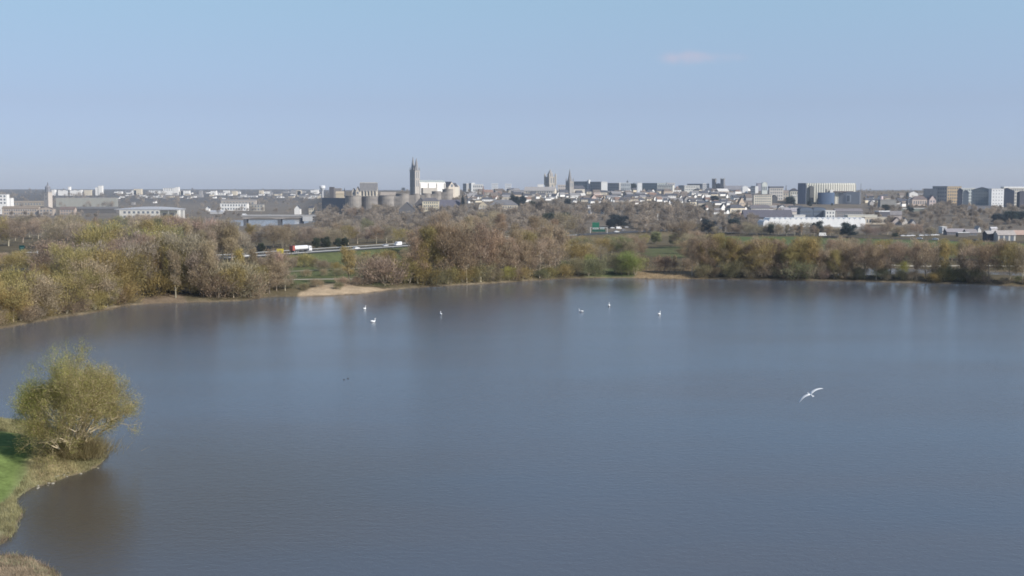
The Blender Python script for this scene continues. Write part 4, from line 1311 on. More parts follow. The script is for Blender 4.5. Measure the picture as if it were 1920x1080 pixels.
WH = ((0.82, 0.81, 0.78), 'white')
CR = ((0.64, 0.57, 0.44), 'cream')
TN = ((0.45, 0.37, 0.29), 'tan')
PK = ((0.55, 0.43, 0.38), 'pinkish')
GY = ((0.30, 0.29, 0.28), 'grey')
RS = (SLATE, 'slate')
RB = ((0.145, 0.122, 0.108), 'brown')
RT = ((0.205, 0.14, 0.112), 'red-brown')
RP = ((0.5, 0.49, 0.47), 'pale')
RG = ((0.22, 0.215, 0.22), 'grey')
for x0, x1, yt, yb, w, k, r, win in [
        (1087, 1098, 362.5, 370, WH, 'gable', RP, None), (1090, 1108, 367, 377.5, CR, 'hip', RB, (5, 1)), (1107, 1119, 365, 377.5, PK, 'gable_front', RB, (3, 1)), (1123, 1132, 366, 373, WH, 'gable', RS, None),
        (1078, 1082, 370, 378, WH, 'gable_front', RS, None), (1144.5, 1151, 370, 378, WH, 'gable_front', RB, None), (1151, 1163, 370, 379, TN, 'gable', RT, (4, 1)), (1163, 1211, 371, 378, CR, 'gable', RB, (14, 1)),
        (1190, 1203, 362.5, 371, CR, 'hip', RS, (4, 2)), (1200, 1212, 357.5, 365, WH, 'gable', RB, None), (1213, 1217, 369, 376, WH, 'gable_front', RS, None), (1027, 1040, 362.5, 368, WH, 'gable', RG, (5, 1)),
        (1087.5, 1090.5, 383, 394, WH, 'gable_front', RG, None), (1101, 1110, 385, 391, WH, 'gable', RG, None), (1104, 1117, 393, 401, WH, 'gable', RG, (4, 1)), (1127, 1134, 393, 401, WH, 'gable', RG, (2, 2)),
        (1127, 1137, 370, 389, TN, 'gable_front', RB, (3, 3)), (1210, 1221, 389, 397, CR, 'gable', RB, (3, 1)), (1198, 1210, 372, 378, WH, 'gable', RS, None), (1225, 1230.5, 368.5, 376, WH, 'gable_front', RS, None),
        (1233, 1239, 365, 372, WH, 'gable_front', RS, None), (1243, 1252, 372, 380, WH, 'gable', RS, None), (1253, 1267, 372, 379, WH, 'gable', RS, (4, 1)), (1252.5, 1257.5, 375, 386, WH, 'gable_front', RG, None),
        (1272, 1281, 366, 378, WH, 'gable_front', RB, (1, 1)), (1281, 1293, 368, 380, GY, 'gable_front', RB, (2, 1)), (1290, 1307, 377, 397, CR, 'flat', RS, (2, 3)), (1306, 1323, 376, 387, CR, 'gable', RS, (5, 1)),
        (1300, 1307, 364.5, 372, WH, 'gable_front', RS, None), (1321, 1335, 366, 377, PK, 'gable', RP, None), (1350, 1361, 373, 382, WH, 'flat', RP, (2, 1)), (1350, 1362, 382, 398, WH, 'gable_front', RS, None),
        (1361, 1402, 384, 400, CR, 'hip', RS, (12, 1)), (1383, 1397, 370, 390, TN, 'gable_front', RB, (3, 2)), (1271, 1276, 384, 393, TN, 'gable_front', RB, None), (1312, 1318, 406, 415, WH, 'gable_front', RG, None),
        (1240, 1262, 354, 366, TN, 'hip', RB, (6, 1)), (1341, 1369, 354, 365, TN, 'gable', RP, (7, 1)), (1275, 1290, 359, 369, PK, 'gable', RB, (4, 1)), (1362, 1380, 361, 371, GY, 'gable', RG, (5, 1)),
        (1215, 1232, 362, 371, TN, 'gable', RT, (4, 1)), (1262, 1275, 360, 370, TN, 'gable', RB, None), (1310, 1330, 358, 367, GY, 'gable', RS, None), (1395, 1412, 364, 378, GY, 'gable', RB, None),
        (1143, 1166, 359, 368, GY, 'gable', RG, None), (1168, 1188, 357, 369, GY, 'hip', RB, (5, 1)), (1110, 1126, 356, 366, PK, 'gable', RB, (5, 1)), (1047, 1066, 356, 368, TN, 'gable', RS, (4, 1)),
        (874, 890, 364, 374, TN, 'gable', RG, (3, 1)), (883, 890, 366, 374, WH, 'gable_front', RS, None), (893, 899, 368, 377, WH, 'gable_front', RS, None), (918, 934, 362, 372, PK, 'gable', RB, None), (905, 925, 356, 366, GY, 'gable', RT, None),
        (940, 958, 362, 373, GY, 'gable', RS, None), (960, 978, 360, 371, TN, 'gable', RS, None), (925, 945, 354, 363, GY, 'gable', RB, None), (950, 975, 353, 362, GY, 'gable', RG, None),
        (876, 886, 372, 381, WH, 'gable', RS, None), (1402, 1408, 405, 411, WH, 'gable', RS, None), (1700, 1712, 375, 384, GY, 'gable', RS, None), (1683, 1698, 362, 371, GY, 'gable', RB, None), (1628, 1640, 376, 386, GY, 'gable_front', RG, None)]:
    house(x0, x1, yt, yb, w[0], w[1], k, r[0], r[1], win)

# streets of ordinary roofs between them
rh = random.Random(5)
ROWS = [(985, 1240, 364, 384, 40), (1240, 1410, 366, 400, 44), (1410, 1500, 378, 404, 10), (866, 990, 362, 384, 18), (1618, 1740, 372, 392, 10), (1070, 1420, 357.5, 365, 30), (1330, 1420, 398, 410, 7)]
for x0, x1, y0, y1, n in ROWS:
    for i in range(n):
        x = x0 + (x1 - x0) * (i + rh.uniform(.15, .85)) / n
        yb = rh.uniform(y0, y1)
        w = rh.uniform(7, 17)
        h = rh.uniform(5.5, 9.5)
        wl = rh.choice([WH, WH, CR, CR, TN, WH, GY, WH])
        rf = rh.choice([RS, RS, RS, RB, RG, RG, RB, RT])
        kd = rh.choice(['gable', 'gable', 'gable', 'hip', 'gable_front'])
        if kd == 'gable_front':
            w *= .65
        house(x - w / 2, x + w / 2, yb - h, yb, wl[0], wl[1], kd, rf[0], rf[1], None, rot=rh.choice([18, 26, 34, 30, -20, 24]))

TER = [(1075, 1330, 364, 381, 26), (1330, 1420, 364, 402, 12), (880, 1000, 364, 386, 9), (1625, 1755, 366, 392, 12), (1415, 1500, 379, 404, 7), (1235, 1420, 357, 363, 10)]
for x0, x1, y0, y1, n in TER:
    for i in range(n):
        x = x0 + (x1 - x0) * (i + rh.uniform(.1, .9)) / n
        yb = rh.uniform(y0, y1)
        w = rh.uniform(15, 27)
        h = rh.uniform(6, 9)
        wl = rh.choice([WH, WH, CR, TN])
        rf = rh.choice([RS, RS, RG, RB])
        rz = .4 * h / ppm(ground_hit(x, yb).y)
        t = bld('', x - w / 2, x + w / 2, yb - h, yb, kind='gable', rise=rz, wc=wl[0], rc=rf[0], win=(6, 1), depth=9, rot=rh.uniform(10, 24), split=.88, name='row_house', cat='terraced row', group='terraced rows of the town')
        pend(f'{wl[1]} terraced row with {rf[1]} roof {place_phrase(x, yb, CITY_MARKS)}', x, t)

# far suburbs on the plateau at the left
FAR_MARKS = [(60, 356, 'the domed tower'), (188, 352, 'the far left ridge block'), (330, 355, 'the left horizon tower block'), (440, 358, 'the far suburb left of the bridge'), (520, 364, 'the far suburb above the bridge'), (585, 366, 'the horizon water tower')]
rf_ = random.Random(9)
FARH = [(98, 104, 355.5, 359, 'flat'), (110, 154, 356, 358.2, 'flat'), (159, 172, 356, 358.2, 'flat'), (185.5, 192.5, 348, 357, 'flat'), (180, 184, 351, 357, 'flat'), (129, 132, 350, 357, 'flat'), (235, 262, 357, 361, 'gable'), (252, 266, 354, 359, 'flat'),
        (280, 300, 357, 362, 'flat'), (300, 322, 357.5, 364, 'flat'), (307, 326, 352.5, 358, 'flat'), (325.5, 330, 352, 358, 'flat'), (330, 336, 350.5, 358, 'flat'), (332, 356, 357, 363, 'flat'), (274, 304, 367, 371, 'flat'), (306, 312, 367, 373, 'gable'), (314, 326, 366, 370.5, 'gable'),
        (337, 342, 367, 371, 'gable'), (352, 358, 367, 372, 'gable'), (340, 356, 357.5, 366, 'flat'), (247, 251, 380, 384, 'flat'), (287, 292, 376, 381, 'gable'), (404, 422, 360, 366, 'gable'), (419, 431, 357, 363, 'flat'), (432, 449, 354.5, 363.5, 'gable_front'), (366, 380, 365, 370, 'flat'),
        (451, 462, 364, 370, 'gable'), (462, 482, 366, 370, 'gable'), (496, 508, 357, 363, 'gable'), (507, 511, 358, 366, 'gable_front'), (515, 528, 361.5, 367, 'gable'), (531, 541, 357, 362, 'gable'), (546, 556, 357, 360, 'flat'), (541, 552, 366, 371, 'gable'), (561, 572, 364, 371, 'gable'), (570, 585, 367, 373, 'gable'), (583, 602, 366.5, 371, 'flat'), (590, 597, 355.5, 360, 'flat'), (556, 568, 358, 361.5, 'flat')]
for i in range(66):
    x = rf_.uniform(215, 605)
    yb = rf_.uniform(360, 374)
    FARH.append((x, x + rf_.uniform(4, 11), yb - rf_.uniform(2.6, 4.8), yb, rf_.choice(['gable', 'gable', 'gable_front', 'flat'])))
for x0, x1, yt, yb, kd in FARH:
    px = (x0 + x1) / 2
    Y = 3600 if yb < 361 else None
    wl = rf_.choice([WH, WH, WH, CR, GY]) if yt > 353 else WH
    rr = rf_.choice([RS, RG, RB]) if kd != 'flat' else RP
    t = bld('', x0, x1, yt, yb, Y=Y, kind=kd, name='suburb_block' if kd == 'flat' else 'house', cat='suburb building', rise=.42 * max(3, (yb - yt) / .8) if kd != 'flat' else .5, wc=wl[0], rc=rr[0], depth=14, group='far suburb buildings', win=(4, 2) if x1 - x0 > 17 else None)
    pend(f'far {"wide " if x1 - x0 > 15 else ""}{wl[1]} {"flat block" if kd == "flat" else "gabled house"} {place_phrase(px, yb, FAR_MARKS)}', px, t)

# ------------------------------------------------------------------ trees
def clump_crown(name, rng, centers, rad, n, L, w, root, mix=(1.0, .75, .35), leaf=0.0, tones=(.72, 1.25), extra=None):
    """thin twig (and leaf) faces spread through clumps"""
    centers = np.asarray(centers)
    K = len(centers)
    idx = rng.integers(K, size=n)
    p = centers[idx] + rng.normal(size=(n, 3)) * rad * np.array([.5, .5, .45])
    d = p - np.asarray(root)
    d /= np.linalg.norm(d, axis=1, keepdims=True) + 1e-6
    d = d * mix[0] + rng.normal(size=(n, 3)) * mix[1] + np.array([0, 0, mix[2]])
    d /= np.linalg.norm(d, axis=1, keepdims=True) + 1e-6
    s = np.cross(d, rng.normal(size=(n, 3)))
    s /= np.linalg.norm(s, axis=1, keepdims=True) + 1e-6
    ln = L * rng.uniform(.5, 1.3, (n, 1))
    wd = w * rng.uniform(.6, 1.4, (n, 1))
    isleaf = rng.random((n, 1)) < leaf
    ln = np.where(isleaf, L * .38, ln)
    wd = np.where(isleaf, L * .34, wd)
    v = np.stack([p - s * wd / 2, p + s * wd / 2, p + d * ln], 1).reshape(-1, 3)
    v[:, 2] = np.maximum(v[:, 2], .05)
    f = np.arange(3 * n).reshape(n, 3)
    ct = rng.uniform(tones[0], tones[1], K)
    tone = ct[idx] * rng.uniform(.75, 1.25, n)
    return np_mesh(name, v, f, tone=tone)


def tree_proto(kind, seed):
    """trunk mesh and crown mesh of one tree, foot at the origin; returns (trunk, crown, height, width)"""
    rng = np.random.default_rng(seed)
    rnd = random.Random(seed)
    P = dict(round=(15, 12, .16, .30), tall=(23, 10, .14, .14), budding=(13, 13, .08, .32), slim=(17, 5.2, .15, .12), bush=(4.5, 7, .03, .4), evergreen=(12, 9, .08, .3), pine=(11, 10, .55, .5), conifer=(14, 5, .06, .1))[kind]
    H, W, h0, _ = P
    mb = MB()
    tips, pts = [], []
    r0 = .017 * H + .03
    lean = Vector((rnd.uniform(-.05, .05) * H, rnd.uniform(-.05, .05) * H, 0))
    stems = 1 if kind not in ('bush', 'budding') else (7 if kind == 'bush' else 4)
    top = .82 if kind not in ('pine',) else .8
    axes = []
    for s in range(stems):
        a = rnd.uniform(0, 6.28)
        out = Vector((math.cos(a), math.sin(a), 0)) * (0 if stems == 1 else W * rnd.uniform(.08, .26))
        pl = [Vector((0, 0, -.6))]
        for i in range(1, 6):
            t = i / 5
            pl.append(lean * t + out * t ** .8 + Vector((rnd.uniform(-1, 1), rnd.uniform(-1, 1), 0)) * .012 * H + Vector((0, 0, H * top * t * (1 if stems == 1 else rnd.uniform(.8, 1)))))
        rr = r0 / (stems ** .45)
        mb.tube(pl, [rr * (1 - .82 * i / 5) for i in range(6)], 6)
        axes.append(pl)
    nl = {'round': 13, 'tall': 17, 'budding': 16, 'slim': 13, 'bush': 14, 'evergreen': 12, 'pine': 9, 'conifer': 22}[kind]
    for i in range(nl):
        pl = axes[i % stems]
        t = h0 + (top - .06 - h0) * ((i + rnd.random()) / nl)
        q = t / top * 5
        k = min(int(q), 4)
        a0 = pl[k].lerp(pl[k + 1], q - k)
        az = i * 2.4 + rnd.uniform(-.4, .4)
        s = (t - h0) / (1 - h0)
        if kind in ('tall', 'slim'):
            rad, up = W / 2 * rnd.uniform(.55, 1) * (1 - .55 * s ** 1.5), H * rnd.uniform(.16, .28)
        elif kind == 'conifer':
            rad, up = W / 2 * (1.02 - s) * rnd.uniform(.8, 1), -H * .03
        elif kind == 'pine':
            rad, up = W / 2 * rnd.uniform(.5, 1), H * .14
        else:
            rad, up = W / 2 * rnd.uniform(.65, 1.05) * math.sqrt(max(.1, 1 - (2 * s - .75) ** 2 * .55)), H * rnd.uniform(.08, .26)
        e = a0 + Vector((math.cos(az) * rad, math.sin(az) * rad, up))
        e.z = min(e.z, H * .97)
        m = a0.lerp(e, .5) + Vector((rnd.uniform(-1, 1), rnd.uniform(-1, 1), rnd.uniform(-.6, .2))) * .04 * W
        rl = r0 * .36 * (1 - .5 * s) / (stems ** .2)
        if kind != 'conifer':
            mb.tube([a0, m, e], [rl, rl * .6, rl * .2], 4)
        tips += [e, m.lerp(e, .55)]
        if kind != 'conifer':
            for j in range(2):
                f = m.lerp(e, rnd.uniform(.0, .5))
                g = f + Vector((rnd.uniform(-1, 1) * .2 * W, rnd.uniform(-1, 1) * .2 * W, H * rnd.uniform(.04, .15)))
                g.z = min(g.z, H * .98)
                mb.tube([f, g], [rl * .45, rl * .15], 3)
                tips.append(g)
    for pl in axes:
        tips += [pl[-1], pl[-1] + Vector((0, 0, H * .08)), pl[4]]
    root = (0, 0, H * .12)
    arr = [tuple(t) for t in tips]
    if kind == 'evergreen':
        crown = clump_crown('crown', rng, arr, W * .19, 6500, .9, .42, root, (.9, .8, .1), leaf=.3, tones=(.6, 1.35))
    elif kind == 'pine':
        crown = clump_crown('crown', rng, [t for t in arr if t[2] > H * .6], W * .16, 4200, .8, .36, root, (.8, .8, .2), leaf=.3, tones=(.65, 1.3))
    elif kind == 'conifer':
        crown = clump_crown('crown', rng, arr, W * .2, 4500, .9, .34, root, (.9, .6, -.25), leaf=.1, tones=(.65, 1.3))
    elif kind == 'budding':
        crown = clump_crown('crown', rng, arr, W * .17, 5600, .95, .12, root, (.9, .6, .3), leaf=.30, tones=(.62, 1.3))
    elif kind == 'bush':
        crown = clump_crown('crown', rng, arr, W * .19, 3000, .7, .085, (0, 0, 0), (1, .5, .5), leaf=.16, tones=(.65, 1.25))
    elif kind == 'tall':
        crown = clump_crown('crown', rng, arr, W * .19, 5600, 1.35, .13, root, (.7, .5, .75), leaf=.10, tones=(.68, 1.25))
    elif kind == 'slim':
        crown = clump_crown('crown', rng, arr, W * .22, 2900, 1.1, .12, root, (.6, .5, .8), leaf=.16, tones=(.7, 1.25))
    else:
        crown = clump_crown('crown', rng, arr, W * .165, 5200, 1.15, .115, root, (1, .55, .35), leaf=.10, tones=(.66, 1.28))
    trunk = mb.mesh('trunk', True)
    trunk.materials.append(M['bark'])
    crown.materials.append(M['twig'])
    return trunk, crown, H, W


PROTO = {}
for kind, n in (('round', 4), ('tall', 4), ('budding', 3), ('slim', 2), ('bush', 3), ('evergreen', 2), ('pine', 1), ('conifer', 1)):
    PROTO[kind] = [tree_proto(kind, 100 + 17 * i + sum(map(ord, kind))) for i in range(n)]

TCOL = {  # crown colour, wording
    'rust': ((0.415, 0.318, 0.215), 'rust-brown'),
    'grey': ((0.420, 0.335, 0.232), 'grey-brown'),
    'mauve': ((0.420, 0.338, 0.258), 'mauve-grey'),
    'olive': ((0.405, 0.330, 0.145), 'olive'),
    'lime': ((0.38, 0.365, 0.12), 'yellow-green'),
    'gold': ((0.45, 0.375, 0.175), 'golden'),
    'green': ((0.30, 0.325, 0.115), 'fresh green'),
    'sage': ((0.32, 0.305, 0.170), 'sage-green'),
    'dark': ((0.090, 0.105, 0.068), 'dark green'),
    'blue': ((0.070, 0.088, 0.086), 'blue-green'),
    'white': ((0.75, 0.72, 0.72), 'white-blossomed'),
}
KIND = {'round': ('bare_tree', 'bare tree', 'round-crowned tree'), 'tall': ('tall_tree', 'tall tree', 'tall bare tree'), 'budding': ('budding_tree', 'budding tree', 'budding willow-like tree'), 'slim': ('slender_tree', 'slender tree', 'slender bare tree'),
        'bush': ('shrub', 'shrub', 'shrub'), 'evergreen': ('evergreen_tree', 'evergreen tree', 'evergreen tree'), 'pine': ('umbrella_pine', 'pine tree', 'umbrella pine'), 'conifer': ('conifer', 'conifer', 'pointed conifer')}
TREES = []


def vary(c, rng, a=.12):
    k = 1 + rng.uniform(-a, a)
    return tuple(max(.01, v * k * (1 + rng.uniform(-.05, .05))) for v in c)


def plant(kind, colour, px, yb, hpx, wscale, rng, where, Y=None, label=None, group=None, sink=0.15):
    if Y is None:
        g = ground_hit(px, yb)
    else:
        p = at_dist(px, yb, Y)
        g = Vector((p.x, Y, min(p.z, gz(p.x, Y)) if yb is None else gz(p.x, Y)))
    tr, cr, H, W = PROTO[kind][rng.randrange(len(PROTO[kind]))]
    h = hpx / ppm(g.y)
    s = h / H
    nm, cat, word = KIND[kind]
    if kind == 'budding' and colour in ('rust', 'grey', 'mauve'):
        word = 'spreading tree'
    c, cn = TCOL[colour]
    t = thing(nm, '', cat, (g.x, g.y, g.z - sink), rng.uniform(0, 6.28), group or f'{cat}s {where}')
    t.scale = (s * wscale, s * wscale, s)
    pale = rng.random() < .5
    bark = (0.44, 0.38, 0.28) if pale else (0.24, 0.20, 0.15)
    if colour in ('dark', 'blue'):
        bark = (0.07, 0.055, 0.045)
    link('trunk', tr, None, t, vary(bark, rng))
    link('crown', cr, None, t, vary(c, rng))
    if label:
        t['label'] = label
    else:
        size = 'low ' if kind == 'bush' and h < 3 else ''
        pend(f'{size}{cn} {word} {where}', px, t)
    TREES.append(t)
    return t


def shore_y(px):
    P = FAR_SHORE
    for i in range(len(P) - 1):
        if P[i][0] <= px <= P[i + 1][0]:
            t = (px - P[i][0]) / (P[i + 1][0] - P[i][0])
            return P[i][1] + t * (P[i + 1][1] - P[i][1])
    return P[0][1] + (P[0][0] - px) * .15 if px < 0 else P[-1][1] + (px - 1920) * .03


rt = random.Random(21)


def pick(ws):
    ks = list(ws)
    return rt.choices(ks, [ws[k] for k in ks])[0]


def belt(n, x0, x1, base, height, kinds, colours, where, wscale=(.85, 1.15), keep=None):
    for i in range(n):
        px = x0 + (x1 - x0) * (i + rt.uniform(.05, .95)) / n
        yb = base(px) if callable(base) else rt.uniform(*base)
        h = height(px, yb) if callable(height) else rt.uniform(*height)
        if keep and not keep(px, yb, h):
            continue
        plant(pick(kinds), pick(colours), px, yb, h, rt.uniform(*wscale), rt, where)


# far left wood, back to front
belt(30, -40, 350, (424, 446), lambda x, y: (y - rt.uniform(403, 414)), {'round': 4, 'tall': 1, 'slim': 1, 'budding': 1}, {'grey': 5, 'mauve': 3, 'olive': 2, 'sage': 1}, 'at the back of the left wood', (1.0, 1.4))
belt(26, -40, 345, (452, 485), lambda x, y: rt.uniform(44, 60), {'round': 5, 'tall': 2, 'budding': 2}, {'grey': 5, 'mauve': 3, 'olive': 3, 'sage': 2}, 'in the left wood around the green sign', (1.0, 1.35), keep=lambda x, y, h: not (20 < x < 85))
belt(8, -30, 90, (500, 520), (26, 36), {'round': 3, 'budding': 2}, {'olive': 3, 'grey': 2}, 'in the left wood below the green road sign', (1.2, 1.6))
belt(26, -40, 330, lambda x: shore_y(x) - rt.uniform(28, 70), lambda x, y: rt.uniform(72, 96) if x > 90 else rt.uniform(42, 62), {'round': 5, 'tall': 2, 'budding': 2}, {'grey': 4, 'rust': 2, 'mauve': 2, 'olive': 4, 'sage': 1}, 'inside the left wood behind the shore trees')
belt(20, -40, 240, lambda x: shore_y(x) - rt.uniform(5, 20), lambda x, y: rt.uniform(58, 98), {'round': 4, 'budding': 4, 'tall': 1}, {'olive': 5, 'grey': 5, 'rust': 2, 'mauve': 1}, 'on the left shore, front row')
belt(16, -30, 250, lambda x: shore_y(x) - rt.uniform(3, 8), (18, 38), {'bush': 1}, {'olive': 3, 'grey': 3, 'mauve': 1}, 'at the water edge of the left shore')
plant('round', 'mauve', 202, shore_y(202) - 3, 52, 1.0, rt, '', label='round mauve-grey bush-like tree hanging over the water on the left shore')
belt(9, 245, 400, lambda x: shore_y(x) - rt.uniform(8, 24), (70, 108), {'round': 4, 'tall': 3, 'slim': 1}, {'grey': 4, 'rust': 2, 'olive': 2, 'mauve': 1}, 'around the leaning pale trunk')
belt(10, 270, 420, lambda x: shore_y(x) - rt.uniform(14, 34), (26, 46), {'bush': 2, 'budding': 1}, {'olive': 3, 'sage': 3, 'grey': 2}, 'low around the leaning pale trunk')
plant('budding', 'lime', 268, 520, 92, .85, rt, '', label='brightest yellow-green crown rising in the left wood above the leaning pale trunk')
plant('budding', 'olive', 30, 590, 96, .9, rt, '', label='big olive-yellow budding tree at the left photo edge above the shore')
belt(12, 380, 545, lambda x: shore_y(x) - rt.uniform(4, 16), (34, 60), {'budding': 2, 'bush': 2, 'round': 2}, {'olive': 2, 'grey': 4, 'rust': 2}, 'on the shore left of the sandy beach')
belt(4, 440, 545, lambda x: shore_y(x) - rt.uniform(12, 26), (62, 78), {'slim': 2, 'round': 1}, {'grey': 2, 'rust': 1, 'olive': 1}, 'rising left of the sandy beach', (.8, 1.0))
belt(8, 345, 452, (484, 506), (58, 82), {'round': 3, 'tall': 2, 'slim': 2}, {'mauve': 3, 'grey': 3, 'rust': 1}, 'left of the white car on the motorway')
# behind the motorway
belt(26, 335, 800, lambda x: 478 - (x - 335) * .048 - rt.uniform(3, 8), lambda x, y: y - rt.uniform(421, 436), {'round': 4, 'tall': 1, 'budding': 2}, {'grey': 4, 'mauve': 4, 'olive': 1}, 'just beyond the motorway', (1.05, 1.4))
belt(22, 335, 770, lambda x: rt.uniform(430, 446), lambda x, y: y - rt.uniform(411, 425), {'round': 4, 'budding': 1}, {'grey': 4, 'mauve': 3, 'sage': 1, 'olive': 1}, 'between the motorway and the river', (1.0, 1.5), keep=lambda x, y, h: not (450 < x < 592 and y - h < 419))
belt(5, 588, 648, lambda x: 468 - (x - 590) * .05, (17, 23), {'evergreen': 1}, {'dark': 1}, 'in the dark hedge behind the tanker lorry', (.8, 1.0))
belt(5, 446, 512, lambda x: 477 - (x - 446) * .05, (12, 20), {'evergreen': 1}, {'dark': 2, 'blue': 1}, 'in the dark hedge behind the white car')
# meadow between motorway and beach
belt(9, 450, 640, lambda x: rt.uniform(497, 508), (15, 26), {'bush': 3, 'round': 1}, {'grey': 3, 'rust': 1, 'sage': 1, 'olive': 1}, 'between the motorway and the gravel path', (.9, 1.2))
belt(8, 660, 790, lambda x: rt.uniform(486, 502), (18, 32), {'round': 2, 'bush': 2}, {'rust': 2, 'grey': 2, 'olive': 1}, 'on the meadow right of the golden tree', (.9, 1.2))
belt(9, 430, 560, (492, 506), lambda x, y: y - rt.uniform(481, 488), {'round': 3, 'bush': 1, 'slim': 1}, {'grey': 3, 'mauve': 1, 'olive': 2}, 'before the motorway near the yellow sign', (1.0, 1.3))
belt(9, 690, 800, (494, 514), lambda x, y: y - rt.uniform(472, 484) + max(0, x - 755) * .5, {'tall': 2, 'round': 2}, {'rust': 3, 'grey': 3, 'olive': 1}, 'on the meadow left of the rusty grove', (1.0, 1.2))
belt(5, 560, 700, (512, 520), (9, 18), {'bush': 1}, {'grey': 1, 'sage': 1}, 'between gravel path and sandy beach', (.9, 1.1))
belt(11, -25, 95, (436, 458), (22, 34), {'round': 3, 'slim': 1}, {'grey': 3, 'mauve': 3, 'sage': 1}, 'behind the dark green motorway sign', (1.1, 1.5))
belt(9, 1060, 1200, (464, 482), lambda x, y: y - rt.uniform(443, 454), {'tall': 1, 'round': 2, 'slim': 1}, {'grey': 3, 'rust': 2, 'sage': 1}, 'between gantry sign and green willows', (1.1, 1.4))
belt(8, 648, 748, lambda x: 411 - (x - 648) * .05, (15, 25), {'round': 3, 'slim': 1}, {'grey': 3, 'mauve': 2}, 'in front of the castle towers', (.8, 1.2))
belt(7, 786, 835, (357.5, 359.5), (5, 9), {'round': 1}, {'grey': 1, 'mauve': 1}, 'below the cathedral nave', (1.1, 1.5))
plant('slim', 'gold', 655, 532, 68, 1.45, rt, '', label='golden budding poplar standing alone on the meadow behind the sandy beach', sink=.1)
plant('slim', 'mauve', 524, 541, 66, .95, rt, '', label='slender grey bare tree just left of the sandy beach')
belt(9, 715, 795, lambda x: shore_y(x) - rt.uniform(7, 15), (20, 54), {'bush': 3, 'budding': 2, 'slim': 1}, {'grey': 3, 'rust': 2, 'olive': 2}, 'on the shore right of the sandy beach')
belt(4, 640, 720, lambda x: shore_y(x) - rt.uniform(13, 17), (13, 20), {'bush': 1}, {'sage': 1, 'grey': 1}, 'behind the right end of the sandy beach')
belt(7, 470, 640, lambda x: shore_y(x) - rt.uniform(9, 22), (9, 16), {'bush': 1}, {'olive': 2, 'sage': 2, 'rust': 1}, 'beside the sandy beach')
# tall rusty belt in the middle of the far shore
belt(11, 820, 1070, (446, 462), (40, 56), {'round': 3, 'tall': 2}, {'rust': 4, 'grey': 3, 'mauve': 1}, 'at the back of the tall rusty grove', (1.0, 1.3))
belt(15, 775, 1065, lambda x: rt.uniform(478, 506), lambda x, y: y - rt.uniform(422, 444), {'tall': 3, 'round': 3}, {'rust': 5, 'grey': 3, 'olive': 1}, 'inside the tall rusty grove')
belt(19, 770, 1050, lambda x: shore_y(x) - rt.uniform(3, 10), lambda x, y: rt.uniform(74, 108) - max(0, x - 900) * .1, {'tall': 5, 'round': 2, 'slim': 1}, {'rust': 5, 'grey': 4, 'olive': 2}, 'in the front row of the tall rusty grove')
belt(13, 790, 1060, lambda x: shore_y(x) - rt.uniform(2, 5), (14, 36), {'bush': 1}, {'olive': 3, 'sage': 2, 'grey': 2}, 'at the foot of the tall rusty grove')
plant('budding', 'lime', 955, shore_y(955) - 3, 30, .9, rt, '', label='small bright yellow-green willow at the foot of the rusty grove')
# middle: lower and greener
belt(10, 1045, 1215, (452, 470), lambda x, y: y - rt.uniform(437, 447), {'round': 3, 'budding': 1}, {'grey': 2, 'rust': 2, 'olive': 2, 'sage': 1}, 'below the green gantry sign', (1.1, 1.4))
belt(8, 1050, 1210, (478, 498), (28, 46), {'round': 3, 'budding': 2}, {'grey': 2, 'rust': 2, 'olive': 3, 'sage': 1}, 'behind the two bright green willows', (1.1, 1.3))
belt(7, 1052, 1200, lambda x: shore_y(x) - rt.uniform(3, 9), (22, 40), {'budding': 2, 'bush': 2}, {'sage': 3, 'olive': 2, 'green': 1}, 'at the water under two bright green willows')
plant('budding', 'green', 1110, 513, 38, .85, rt, '', label='left of two bright green rounded willows right of the rusty grove')
plant('budding', 'green', 1178, 516, 46, .95, rt, '', label='right and larger of two bright green rounded willows beside the tan reed bank')
plant('budding', 'sage', 1178, 472, 30, 1.2, rt, '', label='broad sage-green crown left of the shaded green field')
plant('evergreen', 'sage', 1265, 462, 22, 1.2, rt, '', label='pale sage bushy tree above the shaded green field')
plant('evergreen', 'sage', 1230, 457, 22, 1.2, rt, '', label='light green hedge tree left above the shaded green field')
belt(6, 1190, 1305, lambda x: shore_y(x) - rt.uniform(10, 20), (14, 34), {'bush': 2, 'slim': 1}, {'rust': 3, 'grey': 2}, 'standing in the tan reed bank', (.7, .95))
belt(4, 1285, 1345, (470, 500), (34, 50), {'round': 1}, {'grey': 2, 'mauve': 1, 'olive': 1}, 'behind the tan reed bank')
plant('round', 'rust', 1283, 466, 50, 1.35, rt, '', label='large pinkish-brown round tree above the right end of the green field')
# right of the middle: bushy olive belt
belt(18, 1285, 1590, lambda x: rt.uniform(478, 508), lambda x, y: rt.uniform(26, 46), {'round': 4, 'tall': 2, 'budding': 1}, {'olive': 4, 'rust': 3, 'grey': 2}, 'in the back of the right olive belt')
belt(21, 1290, 1590, lambda x: shore_y(x) - rt.uniform(3, 9), lambda x, y: rt.uniform(44, 74), {'round': 4, 'tall': 3, 'budding': 1, 'slim': 2}, {'olive': 5, 'rust': 3, 'grey': 3}, 'in the front of the right olive belt')
belt(11, 1300, 1610, lambda x: shore_y(x) - rt.uniform(4, 10), (38, 60), {'slim': 2, 'tall': 1, 'round': 1}, {'grey': 3, 'rust': 3, 'olive': 1}, 'between the crowns of the right olive belt', (1.0, 1.4))
belt(15, 1300, 1600, lambda x: shore_y(x) - rt.uniform(2, 5), (18, 34), {'bush': 1}, {'grey': 4, 'mauve': 2, 'sage': 2}, 'at the water edge of the olive belt')
